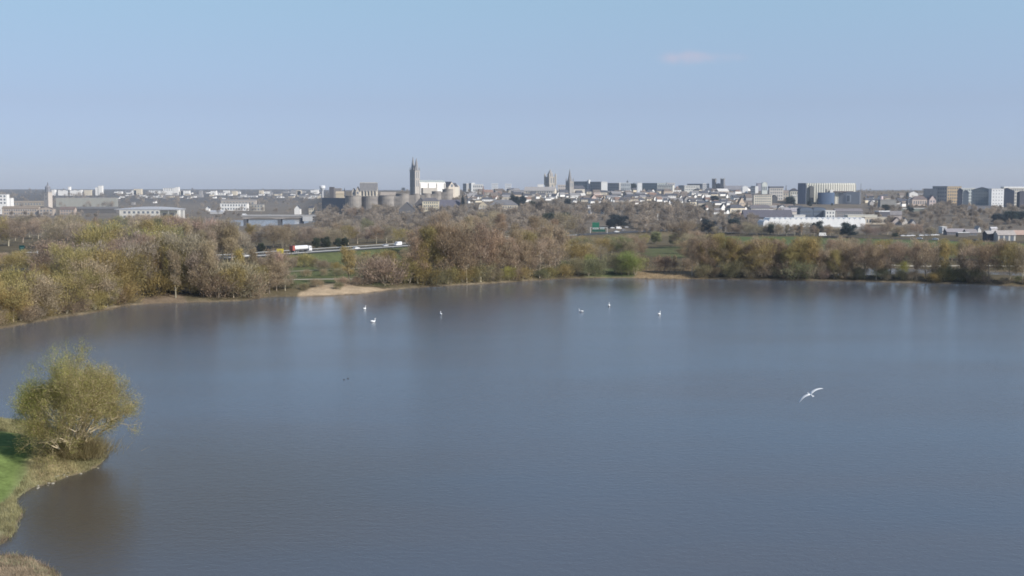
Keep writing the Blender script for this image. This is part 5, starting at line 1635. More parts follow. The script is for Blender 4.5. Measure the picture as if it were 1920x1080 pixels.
# far right: open row on the strip, channel behind
belt(11, 1600, 1940, lambda x: shore_y(x) - rt.uniform(3, 7), (60, 76), {'round': 4, 'slim': 1}, {'olive': 4, 'rust': 4, 'grey': 2}, 'in the open row on the right strip', (.75, .95))
belt(15, 1590, 1940, lambda x: shore_y(x) - rt.uniform(2, 6), (11, 24), {'bush': 1}, {'grey': 3, 'mauve': 2, 'sage': 2, 'olive': 1}, 'at the foot of the right open row')
belt(5, 1755, 1830, lambda x: shore_y(x) - rt.uniform(3, 6), (20, 30), {'bush': 1}, {'grey': 1, 'sage': 1}, 'in the thicket on the right strip')
belt(20, 1575, 1940, lambda x: rt.uniform(486, 493), (22, 40), {'round': 4, 'budding': 1}, {'rust': 5, 'olive': 5, 'grey': 2}, 'along the path beyond the channel', (1.0, 1.3))
belt(14, 1310, 1940, lambda x: rt.uniform(464, 478), (15, 24), {'round': 3, 'bush': 1}, {'rust': 4, 'olive': 4, 'grey': 1}, 'scattered over the right meadow', (1.1, 1.5))
plant('round', 'white', 1650, 478, 19, 1.0, rt, '', label='white-blossoming tree on the right meadow')
plant('budding', 'lime', 1693, 515, 28, .8, rt, '', label='small yellow-green willow in the open row on the right strip')
# hedge of the field road
belt(24, 1290, 1580, lambda x: 436 + (x - 1290) * .022 + rt.uniform(-1, 3), (13, 23), {'round': 3, 'slim': 1, 'bush': 1}, {'grey': 4, 'mauve': 3}, 'in the grey hedge below the greenhouse', (1.1, 1.5))
belt(10, 1612, 1760, lambda x: 441 + rt.uniform(-2, 3), (14, 24), {'round': 2, 'bush': 1}, {'grey': 4, 'mauve': 3}, 'in the grey hedge right of the big dark pine', (1.1, 1.5))
plant('evergreen', 'blue', 1591, 446, 26, 1.35, rt, '', label='big round dark evergreen in front of the right end of the vaulted greenhouse')
plant('evergreen', 'blue', 1329, 439, 26, 1.35, rt, '', label='dark evergreen left of the second dark one by the field road')
plant('evergreen', 'blue', 1376, 438, 27, 1.2, rt, '', label='second dark round evergreen by the field road, right of the small white gable')
plant('evergreen', 'dark', 1398, 437, 20, .8, rt, '', label='narrow dark evergreen at the left end of the grey hedge')
plant('evergreen', 'dark', 1445, 441, 20, .7, rt, '', label='dark evergreen inside the grey hedge below the slate workshop')
plant('evergreen', 'blue', 1497, 441, 18, .8, rt, '', label='dark evergreen inside the grey hedge below the greenhouse middle')
plant('evergreen', 'blue', 1532, 441, 25, 1.0, rt, '', label='tall dusky evergreen in the grey hedge left of the white caravan')
# town evergreens and conifers
for px, yb, h, ws, kd, cl, lb in [
        (1160, 427, 23, 1.9, 'evergreen', 'blue', 'wide dark evergreen clump right above the green gantry sign'),
        (1145, 428, 17, 1.3, 'evergreen', 'blue', 'lower dark evergreen left in the clump above the gantry sign'),
        (1027, 430, 30, .8, 'pine', 'dark', 'dark umbrella pine rising behind the rusty grove, left of two'),
        (1058, 431, 31, .75, 'pine', 'dark', 'dark umbrella pine rising behind the rusty grove, right of two'),
        (910, 418, 14, 1.9, 'evergreen', 'blue', 'broad dark evergreen below the long cream school'),
        (938, 416, 12, 1.6, 'evergreen', 'dark', 'dark low evergreen right of the broad one below the school'),
        (868, 391, 26, .8, 'conifer', 'blue', 'dark blue-green conifer left of the tan stone house'),
        (966, 390, 22, 1.2, 'evergreen', 'blue', 'dark evergreen right above the roof of the long cream school'),
        (980, 388, 20, .9, 'evergreen', 'blue', 'dusky evergreen between the school and the square medieval tower'),
        (1000, 396, 18, 1.3, 'evergreen', 'dark', 'dark spreading evergreen below the monastery building'),
        (1015, 398, 20, 1.1, 'evergreen', 'blue', 'dark blue-green evergreen below the monastery, right of the spreading one'),
        (1064, 385, 12, 1.3, 'evergreen', 'blue', 'dark evergreen below the church spire'),
        (1177, 358, 20, .85, 'conifer', 'blue', 'dark pointed conifer standing alone on the central skyline'),
        (1188, 358, 14, 1.1, 'evergreen', 'blue', 'dark round tree right next to the skyline conifer'),
        (1155, 358, 12, 1.0, 'evergreen', 'blue', 'dark round tree left of the skyline conifer'),
        (809, 359, 11, 1.1, 'evergreen', 'dark', 'dark domed evergreen in front of the white cathedral nave'),
        (756, 358, 6, 1.4, 'evergreen', 'dark', 'low dark evergreen on the castle rampart left of the cathedral'),
        (1482, 389, 20, 1.2, 'evergreen', 'blue', 'dark tree beside the houses left of the theatre tower'),
        (1518, 388, 12, .9, 'evergreen', 'blue', 'dark tree in front of the theatre pleats'),
        (1661, 398, 14, 1.4, 'evergreen', 'dark', 'dark rounded evergreen below the pink-white sign drum'),
        (1706, 402, 14, 1.1, 'evergreen', 'blue', 'dark evergreen right of the pinkish house roofs'),
        (1700, 373, 14, .8, 'conifer', 'blue', 'dark conifer left of the white hillside villa'),
        (1340, 379, 12, 1.6, 'evergreen', 'blue', 'dark tree mass among roofs below the two bell towers'),
        (1316, 398, 14, 1.2, 'evergreen', 'blue', 'dark evergreen right of the cream house with stacked windows'),
        (730, 398, 10, 1.5, 'evergreen', 'blue', 'dark evergreen at the castle foot, left of the long white house'),
        (742, 400, 12, 1.2, 'evergreen', 'dark', 'dark evergreen at the castle foot next to the slate barn'),
        (1872, 421, 20, 1.5, 'evergreen', 'blue', 'left dark evergreen of the three on the right slope'),
        (1894, 420, 24, 1.5, 'evergreen', 'blue', 'middle dark evergreen of the three on the right slope'),
        (1917, 419, 22, 1.5, 'evergreen', 'blue', 'dark evergreen on the right slope, cut by the photo edge'),
        (1678, 445, 8, 1.6, 'evergreen', 'dark', 'low dark bush by the field road left of the parked vans'),
        (1560, 386, 5, 1.0, 'evergreen', 'dark', 'small dark bush below the theatre drum')]:
    plant(kd, cl, px, yb, h, ws, rt, '', label=lb, group='dark evergreens of the town')


# far trees of the town and the plateau: a mass nobody could count
def far_woods():
    rng = np.random.default_rng(4)
    pr = random.Random(4)
    V, Fc, T = [], [], []
    n0 = 0
    spots = []

    def region(n, x0, x1, y0, y1, h0, h1):
        for _ in range(n):
            spots.append((pr.uniform(x0, x1), pr.uniform(y0, y1), pr.uniform(h0, h1)))
    region(190, 975, 1310, 396, 434, 13, 25)
    region(60, 1000, 1300, 384, 402, 9, 15)
    region(60, 1310, 1420, 404, 432, 9, 15)
    region(150, 1625, 1935, 394, 434, 10, 17)
    region(170, 690, 985, 398, 432, 12, 24)
    region(110, 596, 760, 405, 432, 11, 22)
    region(120, 330, 620, 376, 410, 6, 12)
    region(190, -20, 340, 368, 416, 6, 13)
    region(90, 1000, 1500, 362, 402, 5, 9)
    region(50, 1620, 1740, 364, 392, 5, 9)
    region(70, 850, 1000, 360, 394, 5, 10)
    region(90, -420, -20, 370, 450, 9, 18)
    region(80, 1940, 2330, 380, 450, 9, 18)
    region(24, 750, 850, 357, 366, 4, 7)
    region(30, 1756, 1830, 384, 398, 8, 13)
    region(260, -20, 620, 357.5, 376, 3, 6)
    region(60, 1610, 1760, 357.5, 366, 3, 6)
    region(150, 600, 1280, 424, 442, 11, 20)
    for px, yb, h in spots:
        if (452 < px < 590 and yb > 403) or (1096 < px < 1185 and yb > 421) or (1010 < px < 1075 and yb > 428):
            continue
        g = ground_hit(px, yb)
        if 1250 < g.y < 1320 and 455 < px < 590:
            continue
        k = ppm(g.y)
        H = h / k
        W = H * pr.uniform(.75, 1.2)
        n = 620 if g.y < 1700 else 260
        K = 14
        c = rng.normal(size=(K, 3))
        c /= np.linalg.norm(c, axis=1, keepdims=True)
        c *= rng.uniform(.3, 1, (K, 1))
        c = c * np.array([W * .42, W * .42, H * .36]) + np.array([g.x, g.y, g.z + H * .58])
        idx = rng.integers(K, size=n)
        p = c[idx] + rng.normal(size=(n, 3)) * W * .1
        d = rng.normal(size=(n, 3)) + np.array([0, 0, .6])
        d /= np.linalg.norm(d, axis=1, keepdims=True)
        s = np.cross(d, rng.normal(size=(n, 3)))
        s /= np.linalg.norm(s, axis=1, keepdims=True)
        L = H * .13
        V.append(np.stack([p - s * L * .16, p + s * L * .16, p + d * L], 1).reshape(-1, 3))
        Fc.append(np.arange(3 * n).reshape(n, 3) + n0)
        n0 += 3 * n
        T.append(np.full(n, pr.uniform(.62, 1.2)) * rng.uniform(.75, 1.25, n))
    m = np_mesh('town_woods', np.concatenate(V), np.concatenate(Fc), tone=np.concatenate(T))
    o = link('town_woods', m, M['twig'], None, (0.405, 0.338, 0.262))
    tag(o, 'grey-brown mass of bare trees filling the slopes between the town houses', 'woods')
    o['kind'] = 'stuff'


far_woods()


# leaning pale trunk on the left shore
def leaning_tree():
    p = on_z(281, 545, 1.6)
    k = ppm(p.y)
    t = thing('leaning_tree', 'pale leaning trunk fallen across the wood edge on the left shore', 'tree', (p.x, p.y, gz(p.x, p.y)))
    MB().tube([(0, 0, -.4), (2.0, .3, 1.9), (4.2, .6, 3.4), (6.6, 1, 5.4), (7.6, 1.1, 7.0)], [.28, .24, .2, .14, .05], 7).build('trunk', M['bark'], t, True, (0.46, 0.40, 0.31))
    MB().tube([(3.6, .5, 3.0), (5.0, .2, 5.2), (5.4, 0, 6.4)], [.11, .08, .03], 5).build('branch', M['bark'], t, True, (0.42, 0.36, 0.28))


leaning_tree()

# ------------------------------------------------------------------ the big willow on the near bank
def near_willow():
    rnd = random.Random(31)
    rng = np.random.default_rng(31)
    base = on_z(143, 858, 0.9)
    base.z = gz(base.x, base.y)
    t = thing('willow_tree', 'big many-stemmed budding willow leaning over the water on the near bank', 'tree', base, 0)
    mb, fine = MB(), MB()
    tips = []
    H, Wd = 14.7, 7.7

    def grow(p, d, ln, r, lev):
        pts = [p]
        q = p
        dd = d.copy()
        for i in range(3):
            dd = (dd + Vector((rnd.gauss(0, .16), rnd.gauss(0, .16), rnd.gauss(.05, .1)))).normalized()
            q = q + dd * ln / 3
            pts.append(q)
        (mb if lev < 3 else fine).tube(pts, [r, r * .85, r * .7, r * .55], 6 if lev < 2 else 4 if lev < 4 else 3)
        if lev >= 3:
            tips.append((pts[2], dd.copy(), lev))
            tips.append((pts[3], dd.copy(), lev))
        if lev == 5:
            return
        for j in range(3 if lev in (0, 1) else rnd.choice((2, 3))):
            ax = Vector((rnd.gauss(0, 1), rnd.gauss(0, 1), rnd.gauss(0, .6))).normalized()
            nd = (dd + ax * rnd.uniform(.42, .75)).normalized()
            grow(pts[rnd.choice((2, 3, 3))], nd, ln * rnd.uniform(.62, .82), r * .56, lev + 1)
    for i in range(17):
        a = 2.4 * i + rnd.uniform(-.2, .2)
        lean = (.25, .55, .9, 1.35)[i % 4] * rnd.uniform(.8, 1.2)
        d = Vector((math.cos(a) * lean, math.sin(a) * lean * .9, 1)).normalized()
        if d.x < 0:
            d.x *= 1.15
        d.normalize()
        grow(Vector((math.cos(a) * .5, math.sin(a) * .5, -.3)), d, rnd.uniform(4.2, 5.6) * (1 if lean < 1 else .8), rnd.uniform(.13, .21), 0)
    # fit the skeleton to the tree's size
    allv = np.array(fine.v)
    top = np.percentile(allv[:, 2], 99.2)
    ex = np.percentile(np.abs(allv[:, 0]), 98)
    kz, kx = H / top, Wd / ex
    for b in (mb, fine):
        b.v = [(x * kx - .5, y * kx, z * kz if z > 0 else z) for x, y, z in b.v]
    S = np.array([v for v in mb.v if v[2] > 1.0])
    low = []
    while len(low) < 900:
        q = rng.normal(size=3)
        q /= np.linalg.norm(q)
        q = q * rng.uniform(.55, 1.0) * np.array([7.8, 6.6, 6.3]) + np.array([-.3, 0, 7.6])
        if q[2] < 1.3 or q[2] > 11 or (q[2] < 4.5 and abs(q[0] + .3) > 2.6 + q[2] * .9):
            continue
        b0 = S[np.argmin(((S - q) ** 2).sum(1) + 3 * np.maximum(0, S[:, 2] - q[2] + 1))]
        b0 = Vector(b0)
        e = Vector(q)
        m_ = b0.lerp(e, .5) + Vector((0, 0, .35))
        fine.tube([b0, m_, e], [.04, .028, .01], 3)
        low.append((tuple(e), tuple((e - b0).normalized())))
        low.append((tuple(m_.lerp(e, .5)), tuple((e - b0).normalized())))
    mb.build('trunk', M['bark'], t, True, (0.60, 0.50, 0.34))
    fine.build('branches', M['bark'], t, True, (0.44, 0.355, 0.21))
    P = np.array([(p.x * kx - .5, p.y * kx, p.z * kz) for p, d, l in tips])
    D = np.array([tuple(d) for p, d, l in tips])
    P = np.concatenate([P, np.array([a for a, b in low]), np.array([a for a, b in low])])
    D = np.concatenate([D, np.array([b for a, b in low]), np.array([b for a, b in low])])
    n = 150000
    wgt = rng.exponential(1.0, len(P)) + .2
    idx = rng.choice(len(P), size=n, p=wgt / wgt.sum())
    p = P[idx] + rng.normal(size=(n, 3)) * .42
    d = D[idx] + rng.normal(size=(n, 3)) * .55 + np.array([0, 0, .1])
    d /= np.linalg.norm(d, axis=1, keepdims=True)
    s = np.cross(d, rng.normal(size=(n, 3)))
    s /= np.linalg.norm(s, axis=1, keepdims=True)
    leaf = rng.random((n, 1)) < .55
    L = np.where(leaf, .13, .6) * rng.uniform(.6, 1.4, (n, 1))
    w = np.where(leaf, .09, .024)
    v = np.stack([p - s * w / 2, p + s * w / 2, p + d * L], 1)
    f = np.arange(3 * n).reshape(n, 3)
    # the upper left bears more green leaves, the rest stays tan
    g = smooth((-P[:, 0] * .55 + P[:, 2] * .30 - 2.6) / 5 + rng.normal(size=len(P)) * .15)[idx]
    isg = (rng.random(n) < (.28 + .62 * g))
    tone = rng.uniform(.7, 1.3, len(P))[idx] * rng.uniform(.75, 1.25, n)
    for nm, msk, colr in (('leaves', isg, (0.34, 0.34, 0.095)), ('twigs', ~isg, (0.41, 0.34, 0.175))):
        vv = v[msk].reshape(-1, 3)
        m = np_mesh(nm, vv, np.arange(len(vv)).reshape(-1, 3), tone=tone[msk])
        link(nm, m, M['twig'], t, colr)
    # low tangle of shoots at the foot
    n = 9000
    a = rng.uniform(0, 6.28, n)
    rr = np.abs(rng.normal(0, 2.3, n))
    p = np.stack([rr * np.cos(a) + .3, rr * np.sin(a) * .8, rng.uniform(0, .9, n)], 1)
    d = np.stack([np.cos(a) * .5, np.sin(a) * .5, np.ones(n)], 1) + rng.normal(size=(n, 3)) * .35
    d /= np.linalg.norm(d, axis=1, keepdims=True)
    s = np.cross(d, rng.normal(size=(n, 3)))
    s /= np.linalg.norm(s, axis=1, keepdims=True)
    L = rng.uniform(.8, 3.2, (n, 1))
    vv = np.stack([p - s * .02, p + s * .02, p + d * L], 1).reshape(-1, 3)
    m = np_mesh('foot_shoots', vv, np.arange(3 * n).reshape(n, 3), tone=rng.uniform(.6, 1.3, n))
    link('foot_shoots', m, M['twig'], t, (0.30, 0.25, 0.135))
    return base


WB = near_willow()
plantrng = random.Random(2)
for px, py, h, c, lb in ((141, 866, 30, 'mauve', 'low mauve-grey shrub at the foot of the big near willow, on the bank'), (172, 864, 34, 'grey', 'low grey-brown shrub right of the willow foot, overhanging the water'), (120, 838, 40, 'grey', 'dark twiggy shrub left behind the foot of the big near willow')):
    plant('bush', c, px, py, h, .75, plantrng, '', label=lb)


def driftwood():
    for px, py, ln, a, lb in ((153, 846, 1.0, 2, 'short pale log lying at the foot of the big near willow'), (184, 836, 2.4, 60, 'pale fallen branch dipping into the water right of the near willow')):
        p = on_z(px, py, .8)
        p.z = max(gz(p.x, p.y), 0)
        t = thing('fallen_branch', lb, 'branch', p, R(a))
        MB().tube([(-ln / 2, 0, .1), (0, .1, .35), (ln / 2, 0, .3)], [.07, .09, .04], 6).build('log', M['bark'], t, True, (0.5, 0.46, 0.38))


driftwood()


# dry grass and reeds
def grass(name, label, n, sampler, hgt, wid, colr, seed):
    rng = np.random.default_rng(seed)
    XY = sampler(rng, n)
    n = len(XY)
    z = ground_z(XY[:, 0], XY[:, 1])
    p = np.stack([XY[:, 0], XY[:, 1], z - .03], 1)
    d = rng.normal(size=(n, 3)) * .45 + np.array([0, 0, 1])
    d /= np.linalg.norm(d, axis=1, keepdims=True)
    s = np.cross(d, rng.normal(size=(n, 3)))
    s /= np.linalg.norm(s, axis=1, keepdims=True)
    L = hgt * rng.uniform(.4, 1.5, (n, 1))
    v = np.stack([p - s * wid / 2, p + s * wid / 2, p + d * L], 1).reshape(-1, 3)
    clump = .75 + .5 * (np.sin(XY[:, 0] * 1.7 + 2 * np.sin(XY[:, 1] * .9)) * .5 + .5)
    m = np_mesh(name, v, np.arange(3 * n).reshape(n, 3), tone=clump * rng.uniform(.7, 1.3, n))
    o = link(name, m, M['twig'], None, colr)
    tag(o, label, 'grass')
    o['kind'] = 'stuff'


def near_sampler(lo, hi, keep=1.0, ymax=215, ymin=112):
    def f(rng, n):
        X = rng.uniform(-95, -44, n * 6)
        Y = rng.uniform(ymin, ymax, n * 6)
        s = sdist(lake, X, Y) + wob(X, Y, 5.3, 0.45) + wob(X, Y, 1.7, 0.18)
        dens = np.sin(X * .8 + np.cos(Y * .6) * 2) * np.cos(Y * 1.1 - X * .3)
        ok = (s > lo) & (s < hi) & (dens > -keep + .35 * np.sin(X * 2.3) * np.sin(Y * 1.9))
        g = zone([(-200, 800), (30, 806), (72, 822), (80, 846), (56, 874), (22, 900), (-30, 940), (-200, 970)], X, Y, 3.0) < .5
        ok &= g
        return np.stack([X[ok], Y[ok]], 1)[:n]
    return f


grass('dry_grass', 'straw-coloured dry grass tufts along the edge of the near bank', 42000, near_sampler(.1, 14, ymin=129), .46, .06, (0.36, 0.325, 0.175), 3)
grass('dead_sedge', 'brown flattened dead sedge on the small spit in the bottom left corner', 9000, near_sampler(-.1, 14, ymax=129), .5, .07, (0.36, 0.28, 0.195), 13)
grass('bank_reeds', 'pale ragged reeds and sedge at the water line of the near bank', 9000, near_sampler(-.3, .8, .55), .75, .07, (0.30, 0.28, 0.15), 5)


def bank_stones():
    rs = random.Random(8)
    me = bpy.data.meshes.new('stone')
    mb = MB()
    prof = [(.02, -.12), (.24, -.08), (.3, .03), (.2, .13), (.03, .17)]
    mb.lathe(prof, 7)
    mb.v = [(x * rs.uniform(.8, 1.2), y * rs.uniform(.7, 1.1), z) for x, y, z in mb.v]
    me = mb.mesh('stone', True)
    me.materials.append(M['wall'])
    for i in range(15):
        px, py = rs.choice([(rs.uniform(118, 185), 0), (rs.uniform(60, 120), 0)])
        py = 893 - (px - 132) * .26 if px > 100 else 908 + (100 - px) * .25
        p = on_z(px, py + rs.uniform(-4, 1), 0)
        o = link('stone', me, None, None, (0.27, 0.245, 0.19))
        o.location = (p.x, p.y, max(gz(p.x, p.y), -.05) + .02)
        o.rotation_euler = (0, 0, rs.uniform(0, 6))
        k = rs.uniform(.4, 1.0)
        o.scale = (k, k, k)
        tag(o, 'pale stone lying along the water line of the near bank', 'stone', 'stones along the near bank')


bank_stones()


def far_reed_sampler(rng, n):
    px = np.concatenate([rng.uniform(1190, 1330, n // 2), rng.uniform(0, 1920, n)])
    out = []
    for x in px:
        lo = 2 if x < 1190 or x > 1330 else 12
        y = shore_y(x) - abs(rng.normal(0, lo * .5)) - .6
        q = on_z(x, y, .6)
        out.append((q.x, q.y))
    return np.array(out)


grass('shore_reeds', 'tan dry reeds fringing the far shore, thickest on the reed bank', 9000, far_reed_sampler, .8, .10, (0.33, 0.255, 0.15), 6)

# ------------------------------------------------------------------ vehicles
def wheel(parent, x, y, r, w):
    o = MB().tube([(0, -w / 2, 0), (0, w / 2, 0)], [r, r], 12).build('wheel', M['rubber'], parent)
    o.location = (x, y, r)
    MB().tube([(0, -w / 2 - .01, 0), (0, w / 2 + .01, 0)], [r * .55, r * .55], 10).build('rim', M['metal'], o, color=(0.5, 0.5, 0.5))


def car(label, x, y, z, heading, colr, kind='car', group='cars on the roads'):
    """heading = direction of travel, local +x is the nose"""
    dims = {'car': (4.3, 1.75), 'van': (5.6, 2.0), 'camper': (6.2, 2.2)}[kind]
    L, W = dims
    t = thing('car' if kind == 'car' else kind, label, {'car': 'car', 'van': 'van', 'camper': 'camper van'}[kind], (x, y, z), heading, group)
    if kind == 'car':
        body = [(-2.1, .35), (2.1, .35), (2.15, .72), (1.9, .86), (1.0, .95), (-1.75, 1.0), (-2.12, .9)]
        cab = [(1.0, .94), (.35, 1.42), (-1.15, 1.47), (-1.85, .98)]
    elif kind == 'van':
        body = [(-2.75, .4), (2.75, .4), (2.8, .95), (2.3, 1.2), (1.55, 2.1), (1.2, 2.35), (-2.75, 2.4)]
        cab = None
    else:
        body = [(-3.1, .4), (3.1, .4), (3.1, 1.0), (2.5, 1.25), (2.2, 1.75), (2.7, 2.1), (2.4, 2.85), (-3.1, 2.9)]
        cab = None
    MB().prism_y(body, -W / 2, W / 2).build('body', M['car'], t, color=colr)
    if cab:
        MB().prism_y(cab, -W / 2 + .12, W / 2 - .12).build('cabin_glass', M['glass'], t)
        MB().prism_y([(.3, 1.44), (-1.15, 1.49), (-1.2, 1.53), (.3, 1.49)], -W / 2 + .14, W / 2 - .14).build('roof', M['car'], t, color=colr)
    else:
        a = [(2.32, 1.26), (1.64, 2.06), (1.60, 2.02), (2.27, 1.22)] if kind == 'van' else [(2.52, 1.29), (2.26, 1.72), (2.20, 1.70), (2.46, 1.25)]
        MB().prism_y([(q[0] + .05, q[1] + .02) for q in a], -W / 2 + .12, W / 2 - .12).build('windscreen', M['glass'], t)
        for s in (-1, 1):
            MB().box(.9, 1.6, s * W / 2 - .02, s * W / 2 + .02, 1.3, 1.9).build('side_window', M['glass'], t)
    for s in (-1, 1):
        for fx in (-.31, .31):
            wheel(t, fx * L, s * (W / 2 - .12), .33 if kind == 'car' else .38, .24)
        MB().box(L / 2 - .02, L / 2 + .05, s * W * .33 - .14, s * W * .33 + .14, .62, .76).build('headlight', M['metal'], t, color=(0.7, 0.7, 0.68))
    return t


def on_motorway(px, off):
    """point on the motorway under a photo column, off metres to the far side"""
    P = [Vector(p) for p in MOTOR]
    for i in range(len(P) - 1):
        u0, u1 = project(*P[i])[0], project(*P[i + 1])[0]
        if u0 <= px <= u1:
            d = (P[i + 1] - P[i]).normalized()
            n = Vector((-d.y, d.x, 0)).normalized()
            lo, hi = 0.0, 1.0
            for _ in range(30):
                m = (lo + hi) / 2
                q = P[i].lerp(P[i + 1], m) + n * off
                if project(*q)[0] < px:
                    lo = m
                else:
                    hi = m
            q = P[i].lerp(P[i + 1], lo) + n * off
            return q, math.atan2(d.y, d.x)


WCAR = (0.78, 0.78, 0.78)
for px, off, kd, c, lb, fl in [
        (460, -5, 'car', WCAR, 'white car alone on the motorway left of the yellow sign', 0),
        (668, -3, 'car', WCAR, 'white car on the motorway between tanker lorry and white van', 0),
        (722, 3, 'car', (0.5, 0.5, 0.5), 'small silver car on the motorway just left of the white van', 1),
        (746, 3, 'van', (0.82, 0.82, 0.81), 'white van on the motorway at the edge of the rusty grove', 1),
        (639, 4, 'car', (0.05, 0.05, 0.055), 'dark car on the motorway right of the tanker lorry', 1)]:
    q, a = on_motorway(px, off)
    car(lb, q.x, q.y, q.z + .04, a + (math.pi if fl else 0), c, kd)


def tanker():
    q, a = on_motorway(565, 3.2)
    t = thing('tanker_lorry', 'articulated lorry with white tank trailer and red tail on the motorway', 'lorry', (q.x, q.y, q.z + .04), a)
    # tank trailer, nose to +x
    n = 14
    prof = [(.0, 0), (1.05, .02), (1.25, .2), (1.25, 10.6), (1.05, 10.8), (0, 10.82)]
    vs, fs = [], []
    for r, x in prof:
        for k in range(n):
            an = 2 * math.pi * k / n
            vs.append((x - 6.2, r * 1.02 * math.cos(an), 2.35 + r * .98 * math.sin(an)))
    for j in range(len(prof) - 1):
        for k in range(n):
            fs.append((j * n + k, j * n + (k + 1) % n, (j + 1) * n + (k + 1) % n, (j + 1) * n + k))
    MB().add(vs, fs).build('tank', M['car'], t, True, (0.80, 0.80, 0.79))
    MB().box(-7.9, -6.1, -1.25, 1.25, 1.0, 3.7).build('rear_cabinet', M['car'], t, color=(0.36, 0.10, 0.075))
    MB().box(-7.6, 5.2, -1.0, 1.0, .85, 1.2).build('chassis', M['metal'], t, color=(0.06, 0.06, 0.065))
    c = MB().prism_y([(5.0, .5), (7.2, .5), (7.25, 1.6), (6.9, 2.9), (6.6, 3.1), (5.0, 3.35)], -1.22, 1.22).build('cab', M['car'], t, color=(0.74, 0.74, 0.74))
    MB().prism_y([(7.28, 1.75), (7.0, 2.75), (6.95, 2.75), (7.22, 1.72)], -1.1, 1.1).build('windscreen', M['glass'], c)
    for s in (-1, 1):
        MB().box(6.0, 6.7, s * 1.22 - .03, s * 1.22 + .03, 1.8, 2.6).build('side_window', M['glass'], c)
        for x in (-6.4, -5.1, -3.8, 4.1, 6.3):
            wheel(t, x, s * 1.05, .5, .34)


tanker()
q, a = on_motorway(330, 0)
car('white camper van half hidden by trees at the left end of the motorway view', q.x, q.y, q.z + .04, a, (0.74, 0.73, 0.70), 'van')

for i, (px, c, kd, lb) in enumerate(((1725, WCAR, 'car', 'left white car on the field road at right'), (1755, (0.8, 0.8, 0.8), 'car', 'right white car on the field road at right'), (1829, (0.04, 0.04, 0.045), 'car', 'dark car on the field road before the low sheds'))):
    p = on_z(px, 449.5 + (px - 1725) * .022, 3.25)
    q = min((Vector(FIELD_ROAD[k]).lerp(Vector(FIELD_ROAD[k + 1]), j / 40) for k in range(len(FIELD_ROAD) - 1) for j in range(40)), key=lambda v: abs(project(*v)[0] - px))
    car(lb, q.x, q.y, q.z + .05, R(-30), c, kd)
p = ground_hit(1542, 443.5)
car('white camper van parked at the hedge left of the big dark evergreen', p.x, p.y, p.z, R(5), (0.76, 0.75, 0.73), 'camper', 'parked vans')
pv = [(1693, 443.5), (1703, 443.5), (1711, 443), (1727, 443), (1738, 442.5), (1749, 442), (1756, 442)]
ordw = ['first', 'second', 'third', 'fourth', 'fifth', 'sixth', 'seventh', 'eighth', 'ninth', 'tenth', 'eleventh', 'twelfth', 'thirteenth', 'fourteenth', 'fifteenth', 'sixteenth', 'seventeenth', 'eighteenth', 'nineteenth', 'twentieth',
        'twenty-first', 'twenty-second', 'twenty-third', 'twenty-fourth', 'twenty-fifth', 'twenty-sixth', 'twenty-seventh', 'twenty-eighth', 'twenty-ninth', 'thirtieth', 'thirty-first', 'thirty-second', 'thirty-third', 'thirty-fourth', 'thirty-fifth']
for i, (px, py) in enumerate(pv):
    p = ground_hit(px, py)
    car(f'{ordw[i]} from left in the row of parked white cars beyond the field road', p.x, p.y, p.z, R(8), WCAR, 'car', 'row of parked white cars')
for i, (px, py, c, lb) in enumerate([(1148, 429, WCAR, 'white car waiting just right of the gantry sign'), (1160, 430, WCAR, 'second white car right of the gantry sign, nearest the lamp post'), (1175, 427, (0.7, 0.7, 0.7), 'pale car on the interchange in front of the dark evergreen clump'), (1156, 436, (0.72, 0.72, 0.7), 'pale car at the barrier below the gantry sign'),
                                     (1169, 433, (0.15, 0.15, 0.17), 'dark car on the interchange right of the gantry sign')]):
    p = ground_hit(px, py)
    car(lb, p.x, p.y, p.z, R(20), c, 'van' if i == 1 else 'car', 'cars on the interchange')
for px, py, lb in ((683, 404, 'first from left of the white cars parked at the castle foot'), (690, 405.5, 'second from left of the white cars parked at the castle foot'), (714, 408, 'third from left of the white cars parked at the castle foot'), (731, 411, 'fourth from left of the white cars parked at the castle foot'), (737, 413.5, 'fifth from left of the white cars parked at the castle foot'), (617, 403.5, 'left white van below the dark castle flank'), (627, 403, 'right white van below the dark castle flank')):
    p = at_dist(px, py, 1420 if px > 640 else 1440)
    car(lb, p.x, p.y, gz(p.x, p.y), R(10), WCAR, 'van' if px < 640 else 'car', 'cars at the castle foot')
car('white van crossing the river bridge at its left end', at_dist(459, 400, 1353).x, 1353, BR[2], 0, WCAR, 'van', 'cars on the roads')
car('white car crossing the river bridge near its middle', at_dist(506, 400, 1356).x, 1356, BR[2], 0, (0.6, 0.6, 0.6), 'car', 'cars on the roads')

